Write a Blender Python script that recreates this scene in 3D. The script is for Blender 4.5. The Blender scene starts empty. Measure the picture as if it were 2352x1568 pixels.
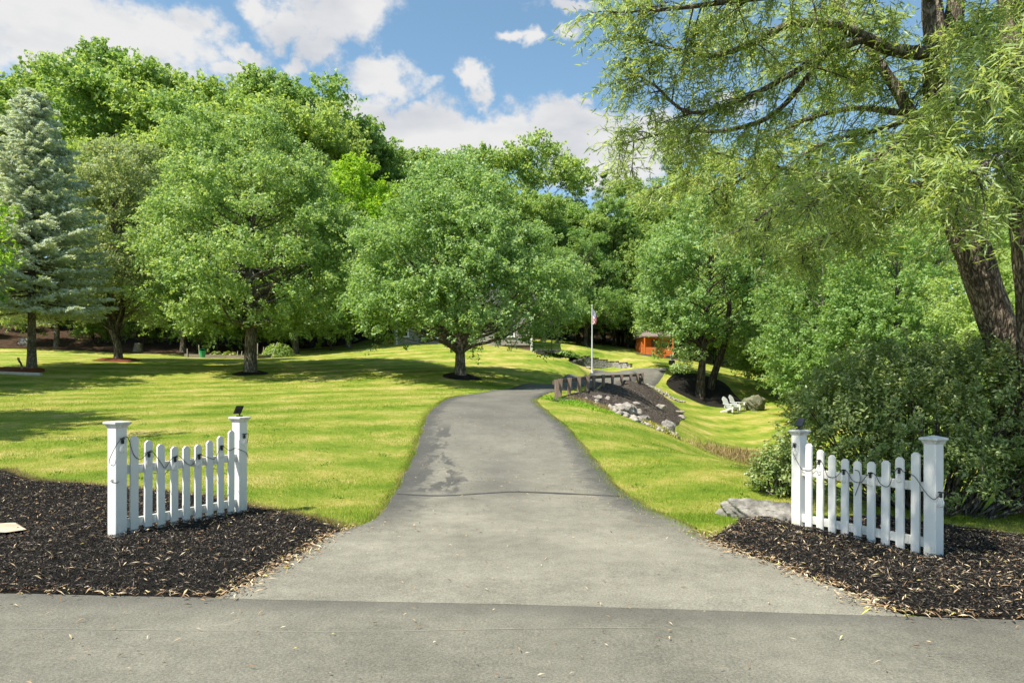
import bpy, math, random
import numpy as np
from math import radians as R

# ---------------------------------------------------------------- camera, sky, sun, exposure
scene = bpy.context.scene
C = scene.collection
CAM_H = 1.55
FPX = 1568.0            # focal length in the units of a 2352 px wide picture (24 mm on 36 mm)
HOR = 907.0             # row of the horizon in that picture
cam_d = bpy.data.cameras.new('camera')
cam_d.lens = 24.0; cam_d.sensor_width = 36.0
cam_d.shift_y = (HOR - 784.0) / 2352.0
cam_d.clip_start = 0.05; cam_d.clip_end = 3000.0
cam = bpy.data.objects.new('camera', cam_d); C.objects.link(cam)
cam.location = (0, 0, CAM_H); cam.rotation_euler = (R(90), 0, 0)
scene.camera = cam

SUN_EL = 55.0
SUN_BACK = 36.0        # degrees that the sun stands behind the camera plane, on the left
sun_vec = np.array([-math.cos(R(SUN_BACK))*math.cos(R(SUN_EL)), -math.sin(R(SUN_BACK))*math.cos(R(SUN_EL)), math.sin(R(SUN_EL))])
sd = bpy.data.lights.new('sun', 'SUN'); sd.energy = 5.0; sd.angle = R(0.53); sd.color = (1.0, 0.94, 0.82)
so = bpy.data.objects.new('sun', sd); C.objects.link(so)
from mathutils import Vector
so.rotation_euler = Vector(sun_vec).to_track_quat('Z', 'Y').to_euler()

SKY_STRENGTH = 0.115
CLOUD = 4.15
world = bpy.data.worlds.new('World'); scene.world = world; world.use_nodes = True
def build_sky():
    nt = world.node_tree; nt.nodes.clear(); N = nt.nodes.new; L = nt.links.new
    out = N('ShaderNodeOutputWorld'); bg = N('ShaderNodeBackground'); bg.inputs['Strength'].default_value = SKY_STRENGTH
    L(bg.outputs[0], out.inputs[0])
    sky = N('ShaderNodeTexSky'); sky.sky_type = 'NISHITA'; sky.sun_disc = False
    sky.sun_elevation = R(SUN_EL); sky.sun_rotation = math.atan2(sun_vec[0], sun_vec[1])
    sky.air_density = 1.0; sky.dust_density = 0.6; sky.ozone_density = 1.6; sky.altitude = 100
    tc = N('ShaderNodeTexCoord')
    def math_(op, a, b=None, clamp=False):
        m = N('ShaderNodeMath'); m.operation = op; m.use_clamp = clamp
        for i, v in enumerate((a, b)):
            if v is None: continue
            if isinstance(v, (int, float)): m.inputs[i].default_value = v
            else: L(v, m.inputs[i])
        return m.outputs[0]
    # wispy warp of the direction
    def noise(scale, detail, rough, src=None, zs=1.0, off=0.0):
        mp = N('ShaderNodeMapping'); mp.inputs['Scale'].default_value = (1, 1, zs); mp.inputs['Location'].default_value = (off, off*0.7, 0)
        L(src or tc.outputs['Generated'], mp.inputs[0])
        n = N('ShaderNodeTexNoise'); n.inputs['Scale'].default_value = scale; n.inputs['Detail'].default_value = detail; n.inputs['Roughness'].default_value = rough
        L(mp.outputs[0], n.inputs['Vector']); return n
    w1 = noise(4.0, 6.0, 0.62, off=3.1)
    w2 = noise(17.0, 5.0, 0.6, off=9.0)
    def warp(n, amt):
        s = N('ShaderNodeVectorMath'); s.operation = 'SUBTRACT'; L(n.outputs['Color'], s.inputs[0]); s.inputs[1].default_value = (.5, .5, .5)
        k = N('ShaderNodeVectorMath'); k.operation = 'SCALE'; L(s.outputs[0], k.inputs[0]); k.inputs['Scale'].default_value = amt
        return k.outputs[0]
    a1 = N('ShaderNodeVectorMath'); a1.operation = 'ADD'; L(tc.outputs['Generated'], a1.inputs[0]); L(warp(w1, 0.16), a1.inputs[1])
    a2 = N('ShaderNodeVectorMath'); a2.operation = 'ADD'; L(a1.outputs[0], a2.inputs[0]); L(warp(w2, 0.055), a2.inputs[1])
    dirv = a2.outputs[0]
    # heaps of cloud, each a soft lump round its own direction in the sky
    lumps = [(60,40,250,95,1.15),(300,90,200,75,1.1),(200,150,260,60,1.1),(440,70,70,60,.9),(500,95,60,35,.8),(575,140,70,26,.95),
             (610,25,60,40,.9),(680,75,80,42,1.0),(755,125,65,36,1.0),(800,40,115,70,1.1),(850,10,70,40,.8),
             (695,155,36,15,.8),(870,205,85,40,1.0),(900,235,40,25,.8),(975,225,45,16,.6),(1085,200,36,34,1.0),
             (1185,92,62,22,.9),(1240,105,35,25,.9),(1318,72,30,24,.95),(1370,235,32,18,.8),(1310,4,70,16,.9),
             (590,190,110,28,.95),(700,215,60,25,.8),(800,275,70,38,1.0),(930,318,180,56,1.4),(1090,318,160,52,1.4),(1330,330,120,64,1.45),(1400,395,130,64,1.4),(1530,330,90,60,1.0),(1700,250,80,40,.8),(1900,40,60,40,.5),
             (-420,60,260,130,1.1),(-700,350,250,120,1.0),(2500,380,200,70,.9),(2900,150,250,90,.9)]
    dens = None
    for (x, y, rx, ry, g) in lumps:
        v = np.array([(x-1176)/FPX, 1.0, (HOR-y)/FPX]); v /= np.linalg.norm(v)
        k = 1.0/np.linalg.norm([(x-1176)/FPX, 1.0, (HOR-y)/FPX])
        az = np.array([v[1], -v[0], 0]); az /= np.linalg.norm(az); el = np.cross(az, v)
        sx = FPX/(rx*k*1.15); sy = FPX/(ry*k*1.2)
        d1 = N('ShaderNodeVectorMath'); d1.operation = 'SUBTRACT'; L(dirv, d1.inputs[0]); d1.inputs[1].default_value = tuple(v)
        px = N('ShaderNodeVectorMath'); px.operation = 'DOT_PRODUCT'; L(d1.outputs[0], px.inputs[0]); px.inputs[1].default_value = tuple(az*sx)
        py = N('ShaderNodeVectorMath'); py.operation = 'DOT_PRODUCT'; L(d1.outputs[0], py.inputs[0]); py.inputs[1].default_value = tuple(el*sy)
        pz = N('ShaderNodeVectorMath'); pz.operation = 'DOT_PRODUCT'; L(d1.outputs[0], pz.inputs[0]); pz.inputs[1].default_value = tuple(v*2.0)
        r2 = math_('ADD', math_('ADD', math_('POWER', px.outputs['Value'], 2.0), math_('POWER', py.outputs['Value'], 2.0)), math_('POWER', pz.outputs['Value'], 2.0))
        e = math_('MULTIPLY', math_('EXPONENT', math_('MULTIPLY', r2, -1.0)), g)
        dens = e if dens is None else math_('MAXIMUM', dens, e)
    # scattered cloud all round the sky
    far = noise(2.3, 4.0, 0.55, zs=2.2, off=5.0)
    far_d = math_('MULTIPLY', math_('SUBTRACT', far.outputs['Fac'], 0.56), 3.0, True)
    cover = math_('ADD', dens, math_('MULTIPLY', far_d, 0.35))
    fine = noise(26.0, 7.0, 0.65, zs=1.4)
    cover = math_('ADD', cover, math_('MULTIPLY', math_('SUBTRACT', fine.outputs['Fac'], 0.5), 1.0))
    ramp = N('ShaderNodeMapRange'); ramp.interpolation_type = 'SMOOTHSTEP'
    ramp.inputs['From Min'].default_value = 0.32; ramp.inputs['From Max'].default_value = 0.82
    L(cover, ramp.inputs['Value'])
    # grey bases, white tops: thin cloud white, thick cloud slightly grey
    sh = noise(7.0, 4.0, 0.5, zs=2.5, off=1.3)
    cc = N('ShaderNodeMix'); cc.data_type = 'RGBA'
    cc.inputs['A'].default_value = (CLOUD, CLOUD*1.0, CLOUD*1.0, 1); cc.inputs['B'].default_value = (CLOUD*.74, CLOUD*.77, CLOUD*.83, 1)
    shf = N('ShaderNodeMapRange'); L(sh.outputs['Fac'], shf.inputs['Value']); shf.inputs['From Min'].default_value = .48; shf.inputs['From Max'].default_value = .72
    L(shf.outputs[0], cc.inputs['Factor'])
    mx = N('ShaderNodeMix'); mx.data_type = 'RGBA'
    hs = N('ShaderNodeHueSaturation'); hs.inputs['Saturation'].default_value = 1.0; hs.inputs['Hue'].default_value = .484; hs.inputs['Value'].default_value = 1.0
    L(sky.outputs[0], hs.inputs['Color'])
    L(ramp.outputs[0], mx.inputs['Factor']); L(hs.outputs[0], mx.inputs['A']); L(cc.outputs['Result'], mx.inputs['B'])
    L(mx.outputs['Result'], bg.inputs['Color'])
build_sky()
vs = scene.view_settings
vs.view_transform = 'Standard'; vs.look = 'None'; vs.gamma = 1.0; vs.use_curve_mapping = False
vs.exposure = 0.82
scene.render.film_transparent = False
cy = scene.cycles
cy.max_bounces = 10; cy.diffuse_bounces = 7; cy.glossy_bounces = 2; cy.transmission_bounces = 5; cy.transparent_max_bounces = 6
cy.caustics_reflective = False; cy.caustics_refractive = False
cy.sample_clamp_indirect = 6.0; cy.use_denoising = True

# ---------------------------------------------------------------- helpers
rng = np.random.default_rng(11)
def at(dx, dy, depth):
    return np.array([(dx-1176.0)/FPX*depth, depth, CAM_H-(dy-HOR)/FPX*depth])

def tagit(o, label=None, cat=None, group=None, kind=None):
    if label: o['label'] = label
    if cat: o['category'] = cat
    if group: o['group'] = group
    if kind: o['kind'] = kind
    return o

def empty(name, loc=(0,0,0), rz=0.0):
    o = bpy.data.objects.new(name, None); C.objects.link(o)
    o.location = loc; o.rotation_euler = (0, 0, rz); o.empty_display_size = .2
    return o

def mesh_np(name, V, F, mat=None, smooth=False, **attrs):
    V = np.ascontiguousarray(V, dtype=np.float32); F = np.ascontiguousarray(F, dtype=np.int32)
    k = F.shape[1]; m = bpy.data.meshes.new(name)
    m.vertices.add(len(V)); m.vertices.foreach_set('co', V.ravel())
    m.loops.add(F.size); m.loops.foreach_set('vertex_index', F.ravel())
    m.polygons.add(len(F)); m.polygons.foreach_set('loop_start', np.arange(0, F.size, k, dtype=np.int32))
    if smooth: m.polygons.foreach_set('use_smooth', np.ones(len(F), dtype=bool))
    for an, av in attrs.items():
        a = m.attributes.new(an, 'FLOAT', 'POINT'); a.data.foreach_set('value', np.ascontiguousarray(av, dtype=np.float32))
    m.update(calc_edges=True)
    if mat: m.materials.append(mat)
    return m

def obj(name, mesh, parent=None, loc=None, rz=None):
    o = bpy.data.objects.new(name, mesh); C.objects.link(o)
    if parent is not None: o.parent = parent
    if loc is not None: o.location = loc
    if rz is not None: o.rotation_euler = (0, 0, rz)
    return o

class MB:
    """collects boxes, prisms and tubes into one mesh"""
    def __init__(s): s.v = []; s.f = []
    def add(s, V, F):
        n = len(s.v); s.v += [tuple(map(float, p)) for p in V]; s.f += [tuple(int(i)+n for i in f) for f in F]; return s
    def box(s, c, size, rz=0.0, bev=0.0, M=None):
        x, y, z = size[0]/2, size[1]/2, size[2]/2
        if bev > 0:
            b = bev; pts = []
            prof = [(-x+b,-y),(x-b,-y),(x,-y+b),(x,y-b),(x-b,y),(-x+b,y),(-x,y-b),(-x,-y+b)]
            top = [(px*(x-b)/x, py*(y-b)/y) for px, py in prof]
            for zz, pr in ((-z, top), (-z+b, prof), (z-b, prof), (z, top)): pts += [(p[0], p[1], zz) for p in pr]
            F = [tuple(range(7,-1,-1)), tuple(range(24,32))]
            for l in range(3):
                for i in range(8): j = (i+1) % 8; F.append((l*8+i, l*8+j, l*8+8+j, l*8+8+i))
            V = np.array(pts)
        else:
            V = np.array([(-x,-y,-z),(x,-y,-z),(x,y,-z),(-x,y,-z),(-x,-y,z),(x,-y,z),(x,y,z),(-x,y,z)])
            F = [(0,3,2,1),(4,5,6,7),(0,1,5,4),(1,2,6,5),(2,3,7,6),(3,0,4,7)]
        if M is not None: V = V @ np.array(M).T
        if rz: ca, sa = math.cos(rz), math.sin(rz); V = V @ np.array([[ca,-sa,0],[sa,ca,0],[0,0,1]]).T
        return s.add(V + np.array(c), F)
    def prism(s, prof, y0, y1):
        """profile in x,z pushed along y"""
        n = len(prof); V = [(p[0], y0, p[1]) for p in prof] + [(p[0], y1, p[1]) for p in prof]
        F = [tuple(range(n)), tuple(range(2*n-1, n-1, -1))] + [((i+1) % n, i, n+i, n+(i+1) % n) for i in range(n)]
        return s.add(V, F)
    def tube(s, pts, rad, sides=6, cap=True):
        V, F = tube(pts, rad, sides); s.add(V, F)
        if cap:
            n = len(s.v); m = len(V)
            s.f.append(tuple(range(n-m+sides-1, n-m-1, -1))); s.f.append(tuple(range(n-sides, n)))
        return s
    def lathe(s, prof, c=(0,0,0), sides=12):
        V = []; F = []
        for (r, z) in prof:
            for k in range(sides):
                a = 2*math.pi*k/sides; V.append((c[0]+r*math.cos(a), c[1]+r*math.sin(a), c[2]+z))
        for i in range(len(prof)-1):
            for k in range(sides): j = (k+1) % sides; F.append((i*sides+k, i*sides+j, i*sides+sides+j, i*sides+sides+k))
        F.append(tuple(range(sides-1, -1, -1))); F.append(tuple(range((len(prof)-1)*sides, len(prof)*sides)))
        return s.add(V, F)
    def mesh(s, name, mat, smooth=False):
        m = bpy.data.meshes.new(name); m.from_pydata(s.v, [], s.f); m.update()
        if smooth: m.polygons.foreach_set('use_smooth', [True]*len(m.polygons))
        m.materials.append(mat); return m
    def build(s, name, mat, parent=None, loc=None, rz=None, smooth=False):
        return obj(name, s.mesh(name, mat, smooth), parent, loc, rz)

def tube(pts, rad, sides=6):
    P = np.asarray(pts, float); n = len(P); r = np.broadcast_to(np.asarray(rad, float), (n,))
    T = np.gradient(P, axis=0); T /= np.linalg.norm(T, axis=1)[:, None]+1e-9
    ref = np.array([0.31, 0.95, 0.05]) if abs(T[:, 2]).mean() > .6 else np.array([0.05, 0.1, 1.0])
    A = np.cross(T, ref); A /= np.linalg.norm(A, axis=1)[:, None]+1e-9; B = np.cross(T, A)
    ang = np.arange(sides)*2*math.pi/sides
    V = P[:, None, :] + r[:, None, None]*(np.cos(ang)[None, :, None]*A[:, None, :] + np.sin(ang)[None, :, None]*B[:, None, :])
    V = V.reshape(-1, 3)
    i = np.arange(n-1)[:, None]*sides; k = np.arange(sides)[None, :]; k2 = (k+1) % sides
    F = np.stack([i+k, i+sides+k, i+sides+k2, i+k2], -1).reshape(-1, 4)
    return V, F

def spline(P, n=24):
    """Catmull-Rom through the points"""
    P = np.asarray(P, float)
    if len(P) < 3: return P[0]+(P[-1]-P[0])*np.linspace(0, 1, n)[:, None]
    Q = np.vstack([2*P[0]-P[1], P, 2*P[-1]-P[-2]]); out = []
    seg = len(P)-1; ts = np.linspace(0, seg, n)
    for t in ts:
        i = min(int(t), seg-1); u = t-i; a, b, c, d = Q[i], Q[i+1], Q[i+2], Q[i+3]
        out.append(.5*((2*b)+(-a+c)*u+(2*a-5*b+4*c-d)*u*u+(-a+3*b-3*c+d)*u**3))
    return np.array(out)

def inside(poly, x, y):
    poly = np.asarray(poly, float); x = np.asarray(x); r = np.zeros(x.shape, bool); j = len(poly)-1
    for i in range(len(poly)):
        xi, yi = poly[i]; xj, yj = poly[j]
        c = ((yi > y) != (yj > y)) & (x < (xj-xi)*(y-yi)/(yj-yi+1e-12)+xi); r ^= c; j = i
    return r
def seg_dist(line, x, y):
    d = np.full(np.shape(x), 1e9); line = np.asarray(line, float)
    for a, b in zip(line[:-1], line[1:]):
        ab = b-a; t = np.clip(((x-a[0])*ab[0]+(y-a[1])*ab[1])/(ab@ab+1e-12), 0, 1)
        d = np.minimum(d, np.hypot(x-a[0]-t*ab[0], y-a[1]-t*ab[1]))
    return d
def vnoise(x, y, s=1.0, seed=0):
    """cheap smooth value noise in -1..1"""
    x = np.asarray(x)*s+seed*17.13; y = np.asarray(y)*s+seed*7.77
    xi = np.floor(x); yi = np.floor(y); fx = x-xi; fy = y-yi
    h = lambda a, b: np.modf(np.abs(np.sin(a*127.1+b*311.7+seed)*43758.5453))[0]
    ux = fx*fx*(3-2*fx); uy = fy*fy*(3-2*fy)
    a = h(xi, yi)*(1-ux)+h(xi+1, yi)*ux; b = h(xi, yi+1)*(1-ux)+h(xi+1, yi+1)*ux
    return (a*(1-uy)+b*uy)*2-1

# ---------------------------------------------------------------- materials
def newmat(name):
    m = bpy.data.materials.new(name); m.use_nodes = True; nt = m.node_tree
    return m, nt, nt.nodes['Principled BSDF'], nt.nodes.new, nt.links.new
def ramp_node(N, stops):
    r = N('ShaderNodeValToRGB'); e = r.color_ramp.elements
    while len(e) < len(stops): e.new(0.5)
    for k, (p, c) in enumerate(stops): e[k].position = p; e[k].color = (*c, 1)
    return r
def noise_node(N, L, scale, detail=4, rough=.55, coord='Object', vec=None, stretch=(1,1,1)):
    mp = N('ShaderNodeMapping'); mp.inputs['Scale'].default_value = stretch
    if vec is None: tc = N('ShaderNodeTexCoord'); L(tc.outputs[coord], mp.inputs[0])
    else: L(vec, mp.inputs[0])
    n = N('ShaderNodeTexNoise'); n.inputs['Scale'].default_value = scale; n.inputs['Detail'].default_value = detail; n.inputs['Roughness'].default_value = rough
    L(mp.outputs[0], n.inputs['Vector']); return n
def bump_node(N, L, h, strength, dist, bsdf):
    b = N('ShaderNodeBump'); b.inputs['Strength'].default_value = strength; b.inputs['Distance'].default_value = dist
    L(h, b.inputs['Height']); L(b.outputs[0], bsdf.inputs['Normal']); return b
def mat_noise(name, stops, scale=6, detail=6, rough=.6, roughness=.8, bump=.3, bdist=.02, stretch=(1,1,1), bscale=None, coord='Object', spec=.3, metal=0):
    m, nt, p, N, L = newmat(name)
    n = noise_node(N, L, scale, detail, rough, coord, stretch=stretch); r = ramp_node(N, stops)
    L(n.outputs['Fac'], r.inputs[0]); L(r.outputs[0], p.inputs['Base Color'])
    p.inputs['Roughness'].default_value = roughness; p.inputs['Specular IOR Level'].default_value = spec; p.inputs['Metallic'].default_value = metal
    if bump: 
        h = n if bscale is None else noise_node(N, L, bscale, 5, .6, coord, stretch=stretch)
        bump_node(N, L, h.outputs['Fac'], bump, bdist, p)
    return m
def mat_leaf(name, dark, mid, light, transl=.35, rough=.42, spec=.35, huevar=.03, valvar=.25):
    m, nt, p, N, L = newmat(name)
    a = N('ShaderNodeAttribute'); a.attribute_name = 'tint'
    r = ramp_node(N, [(0, dark), (.5, mid), (1, light)]); L(a.outputs['Fac'], r.inputs[0])
    oi = N('ShaderNodeObjectInfo'); hs = N('ShaderNodeHueSaturation')
    mr = N('ShaderNodeMapRange'); mr.inputs['To Min'].default_value = .5-huevar; mr.inputs['To Max'].default_value = .5+huevar; L(oi.outputs['Random'], mr.inputs[0])
    L(mr.outputs[0], hs.inputs['Hue'])
    mv = N('ShaderNodeMapRange'); mv.inputs['To Min'].default_value = 1+valvar*.6; mv.inputs['To Max'].default_value = 1-valvar*.6; L(oi.outputs['Random'], mv.inputs[0])
    L(mv.outputs[0], hs.inputs['Value']); L(r.outputs[0], hs.inputs['Color'])
    L(hs.outputs[0], p.inputs['Base Color']); p.inputs['Roughness'].default_value = rough; p.inputs['Specular IOR Level'].default_value = spec
    t = N('ShaderNodeBsdfTranslucent')
    hy = N('ShaderNodeMix'); hy.data_type = 'RGBA'; hy.blend_type = 'MULTIPLY'; hy.inputs['Factor'].default_value = 1; hy.inputs['B'].default_value = (1.25, 1.15, .55, 1)
    L(hs.outputs[0], hy.inputs['A']); L(hy.outputs['Result'], t.inputs['Color'])
    mx = N('ShaderNodeMixShader'); mx.inputs[0].default_value = transl
    L(p.outputs[0], mx.inputs[1]); L(t.outputs[0], mx.inputs[2])
    L(mx.outputs[0], nt.nodes['Material Output'].inputs['Surface'])
    return m
def mat_tint(name, stops, rough=.85, spec=.2):
    m, nt, p, N, L = newmat(name)
    a = N('ShaderNodeAttribute'); a.attribute_name = 'tint'; r = ramp_node(N, stops); L(a.outputs['Fac'], r.inputs[0])
    L(r.outputs[0], p.inputs['Base Color']); p.inputs['Roughness'].default_value = rough; p.inputs['Specular IOR Level'].default_value = spec
    return m
def mat_bark(name, a, b, scale=9, zs=.22, strength=.9, dist=.05):
    """long broken ridges with dark furrows between them"""
    m, nt, p, N, L = newmat(name)
    tc = N('ShaderNodeTexCoord'); mp = N('ShaderNodeMapping'); mp.inputs['Scale'].default_value = (1, 1, zs); L(tc.outputs['Object'], mp.inputs[0])
    def mm(op, x, y):
        q = N('ShaderNodeMath'); q.operation = op
        for i, v in enumerate((x, y)):
            if isinstance(v, (int, float)): q.inputs[i].default_value = v
            else: L(v, q.inputs[i])
        return q.outputs[0]
    n1 = N('ShaderNodeTexNoise'); n1.inputs['Scale'].default_value = scale*.8; n1.inputs['Detail'].default_value = 3; n1.inputs['Roughness'].default_value = .55; n1.inputs['Distortion'].default_value = .35; L(mp.outputs[0], n1.inputs['Vector'])
    n2 = N('ShaderNodeTexNoise'); n2.inputs['Scale'].default_value = scale*3; n2.inputs['Detail'].default_value = 5; n2.inputs['Roughness'].default_value = .7; L(tc.outputs['Object'], n2.inputs['Vector'])
    n3 = N('ShaderNodeTexNoise'); n3.inputs['Scale'].default_value = 1.3; n3.inputs['Detail'].default_value = 3; L(tc.outputs['Object'], n3.inputs['Vector'])
    furrow = mm('MULTIPLY', N_abs(N, L, mm('SUBTRACT', n1.outputs['Fac'], .5)), 7.0)
    fm = N('ShaderNodeMath'); fm.operation = 'MINIMUM'; L(furrow, fm.inputs[0]); fm.inputs[1].default_value = 1.0
    h = mm('ADD', mm('MULTIPLY', fm.outputs[0], .62), mm('MULTIPLY', n2.outputs['Fac'], .38)); c = mm('ADD', h, mm('MULTIPLY', mm('SUBTRACT', n3.outputs['Fac'], .5), .5))
    r = ramp_node(N, [(.22, a), (.85, b)]); L(c, r.inputs[0]); L(r.outputs[0], p.inputs['Base Color']); p.inputs['Roughness'].default_value = .9; p.inputs['Specular IOR Level'].default_value = .2
    bump_node(N, L, h, strength, dist, p); return m
def N_abs(N, L, x):
    q = N('ShaderNodeMath'); q.operation = 'ABSOLUTE'; L(x, q.inputs[0]); return q.outputs[0]

M = {}
M['bark'] = mat_bark('maple bark', (.06,.05,.04), (.30,.265,.22), scale=16)
M['bark_dark'] = mat_bark('forest bark', (.025,.02,.016), (.14,.115,.09))
M['bark_willow'] = mat_bark('willow bark', (.06,.048,.037), (.40,.325,.245), scale=21, zs=.28, strength=1.0, dist=.05)
M['bark_spruce'] = mat_bark('spruce bark', (.08,.07,.055), (.27,.24,.20), scale=16, zs=.6, strength=.5)
M['maple'] = mat_leaf('maple leaves', (.085,.185,.040), (.285,.45,.155), (.55,.66,.37), huevar=.006, valvar=.06, transl=.5, rough=.48, spec=.4)
M['pear'] = mat_leaf('pale maple leaves', (.16,.235,.105), (.32,.41,.21), (.52,.58,.38), huevar=.006, valvar=.08, transl=.5, rough=.5, spec=.35)
M['forest'] = mat_leaf('forest leaves', (.105,.215,.048), (.29,.445,.135), (.50,.60,.26), huevar=.016, valvar=.22, transl=.5, rough=.5, spec=.35)
M['bright'] = mat_leaf('bright leaves', (.15,.32,.015), (.29,.50,.04), (.45,.62,.11), huevar=.004, valvar=.06, transl=.5, rough=.5, spec=.25)
M['pine'] = mat_leaf('pine needles', (.10,.18,.085), (.21,.32,.16), (.34,.45,.25), transl=.3, huevar=.01, rough=.6, spec=.25)
M['spruce'] = mat_leaf('blue spruce needles', (.28,.35,.30), (.52,.60,.53), (.68,.76,.70), transl=.4, rough=.6, spec=.2, huevar=.004, valvar=.05)
M['willow'] = mat_leaf('willow leaves', (.17,.275,.070), (.345,.475,.17), (.60,.69,.37), transl=.5, rough=.42, spec=.38, huevar=.004, valvar=.05)
M['holly'] = mat_leaf('holly leaves', (.075,.145,.034), (.205,.295,.088), (.50,.55,.26), transl=.35, rough=.36, spec=.42, huevar=.006, valvar=.1)
M['hosta'] = mat_leaf('hosta leaves', (.10,.20,.02), (.20,.32,.05), (.42,.46,.16), transl=.3, rough=.5)
M['lime'] = mat_leaf('lime ground cover', (.13,.26,.01), (.22,.40,.02), (.35,.50,.05), transl=.3, rough=.6)
M['yellowplant'] = mat_leaf('yellow leaves', (.25,.24,.03), (.42,.38,.05), (.60,.50,.12), transl=.3, rough=.6)
M['drygrass'] = mat_leaf('dry reeds', (.12,.10,.03), (.28,.22,.09), (.45,.36,.17), transl=.3, rough=.7)
def white_mat():
    m, nt, p, N, L = newmat('white painted vinyl')
    n = noise_node(N, L, 2.5, 5, .6); n2 = noise_node(N, L, 14, 6, .7, stretch=(1,1,.35)); tc = N('ShaderNodeTexCoord'); sp = N('ShaderNodeSeparateXYZ'); L(tc.outputs['Object'], sp.inputs[0])
    r = ramp_node(N, [(.3,(.66,.645,.605)), (.7,(.76,.745,.70))]); L(n.outputs['Fac'], r.inputs[0])
    mr = N('ShaderNodeMapRange'); mr.inputs['From Min'].default_value = .0; mr.inputs['From Max'].default_value = .20; mr.inputs['To Min'].default_value = .75; mr.inputs['To Max'].default_value = .0; L(sp.outputs['Z'], mr.inputs[0])
    mu = N('ShaderNodeMath'); mu.operation = 'MULTIPLY'; L(mr.outputs[0], mu.inputs[0]); r2 = ramp_node(N, [(.42,(0,0,0)), (.66,(1,1,1))]); L(n2.outputs['Fac'], r2.inputs[0]); L(r2.outputs[0], mu.inputs[1])
    st = ramp_node(N, [(.60,(0,0,0)), (.85,(.22,.22,.22))]); L(n2.outputs['Fac'], st.inputs[0]); ad = N('ShaderNodeMath'); ad.operation = 'MAXIMUM'; L(mu.outputs[0], ad.inputs[0]); L(st.outputs[0], ad.inputs[1])
    mx = N('ShaderNodeMix'); mx.data_type = 'RGBA'; L(ad.outputs[0], mx.inputs['Factor']); L(r.outputs[0], mx.inputs['A']); mx.inputs['B'].default_value = (.30,.29,.22,1); L(mx.outputs['Result'], p.inputs['Base Color'])
    p.inputs['Roughness'].default_value = .45; p.inputs['Specular IOR Level'].default_value = .4; return m
M['white'] = white_mat()
M['chairwhite'] = mat_noise('shade dulled white paint', [(.3,(.46,.48,.46)),(.7,(.62,.63,.60))], 5, 5, roughness=.6, bump=0)  # white dimmed evenly: the chairs' partial shade put into the paint colour
M['black'] = mat_noise('black plastic', [(.3,(.010,.010,.011)),(.7,(.02,.02,.02))], 30, roughness=.5, bump=0)
M['panel'] = mat_noise('solar cell', [(.3,(.02,.018,.02)),(.7,(.05,.045,.045))], 9, roughness=.2, bump=0, spec=.6)
M['rail'] = mat_noise('brown stained timber', [(.3,(.12,.085,.068)),(.7,(.26,.19,.155))], 4, 6, roughness=.8, bump=.35, bdist=.01, stretch=(6,6,.7))
M['raildark'] = mat_noise('dark brown timber', [(.3,(.075,.056,.047)),(.7,(.15,.112,.094))], 4, 6, roughness=.8, bump=.3, bdist=.01, stretch=(1,1,5))  # darker brown than the posts, for the rails and the playhouse door
M['rock'] = mat_noise('grey fieldstone', [(.28,(.06,.057,.05)),(.48,(.20,.188,.165)),(.72,(.42,.39,.345))], 5, 10, .68, roughness=.9, bump=.8, bdist=.06)
M['rockpale'] = mat_noise('pale fieldstone', [(.25,(.12,.105,.085)),(.5,(.30,.27,.23)),(.75,(.50,.46,.40))], 4, 9, .65, roughness=.9, bump=.8, bdist=.05)
M['rockmoss'] = mat_noise('mossy boulder', [(.3,(.07,.08,.045)),(.55,(.16,.16,.10)),(.75,(.26,.25,.2))], 3.5, 8, .7, roughness=.95, bump=.8, bdist=.06)
M['blocks'] = mat_noise('grey wall block', [(.3,(.20,.19,.175)),(.7,(.42,.40,.37))], 5, 8, .7, roughness=.95, bump=.6, bdist=.03)
M['blockdark'] = mat_noise('dark wall block', [(.3,(.055,.052,.048)),(.7,(.15,.14,.125))], 5, 8, .7, roughness=.95, bump=.6, bdist=.03)
M['siding'] = mat_noise('beige clapboard', [(.3,(.25,.23,.20)),(.7,(.33,.30,.265))], 2, roughness=.7, bump=0)
M['brick'] = mat_noise('brown brick base', [(.3,(.10,.06,.045)),(.7,(.22,.13,.10))], 8, roughness=.9, bump=.3)
M['glass'] = mat_noise('dark window glass', [(.3,(.02,.025,.03)),(.7,(.04,.05,.055))], 2, roughness=.06, bump=0, spec=.7)
M['cedar'] = mat_noise('orange stained cedar', [(.3,(.50,.13,.025)),(.7,(.72,.22,.05))], 3, 6, roughness=.65, bump=.3, bdist=.01, stretch=(.6,.6,7))
M['shingle'] = mat_noise('pinkish roof shingles', [(.3,(.15,.115,.105)),(.7,(.26,.20,.185))], 7, roughness=.95, bump=.4)
M['roof'] = mat_noise('dark roof shingles', [(.3,(.05,.047,.045)),(.7,(.10,.095,.09))], 7, roughness=.95, bump=.4)
M['board'] = mat_noise('weathered board', [(.3,(.13,.10,.075)),(.7,(.28,.23,.18))], 3, 6, roughness=.9, bump=.4, stretch=(1,1,6))
M['stake'] = mat_noise('pale wooden stake', [(.3,(.35,.30,.24)),(.7,(.55,.50,.42))], 3, roughness=.9, bump=0)
M['bucket'] = mat_noise('green plastic', [(.3,(.03,.26,.10)),(.7,(.05,.34,.14))], 3, roughness=.4, bump=0)
M['pole'] = mat_noise('white painted pole', [(.3,(.52,.52,.52)),(.7,(.62,.62,.62))], 3, roughness=.35, bump=0)
M['concrete'] = mat_noise('pale concrete', [(.3,(.42,.40,.37)),(.7,(.55,.53,.49))], 9, roughness=.9, bump=.2)
M['slab'] = mat_noise('tan flagstone', [(.3,(.38,.29,.20)),(.7,(.58,.47,.35))], 5, roughness=.9, bump=.4)
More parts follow.
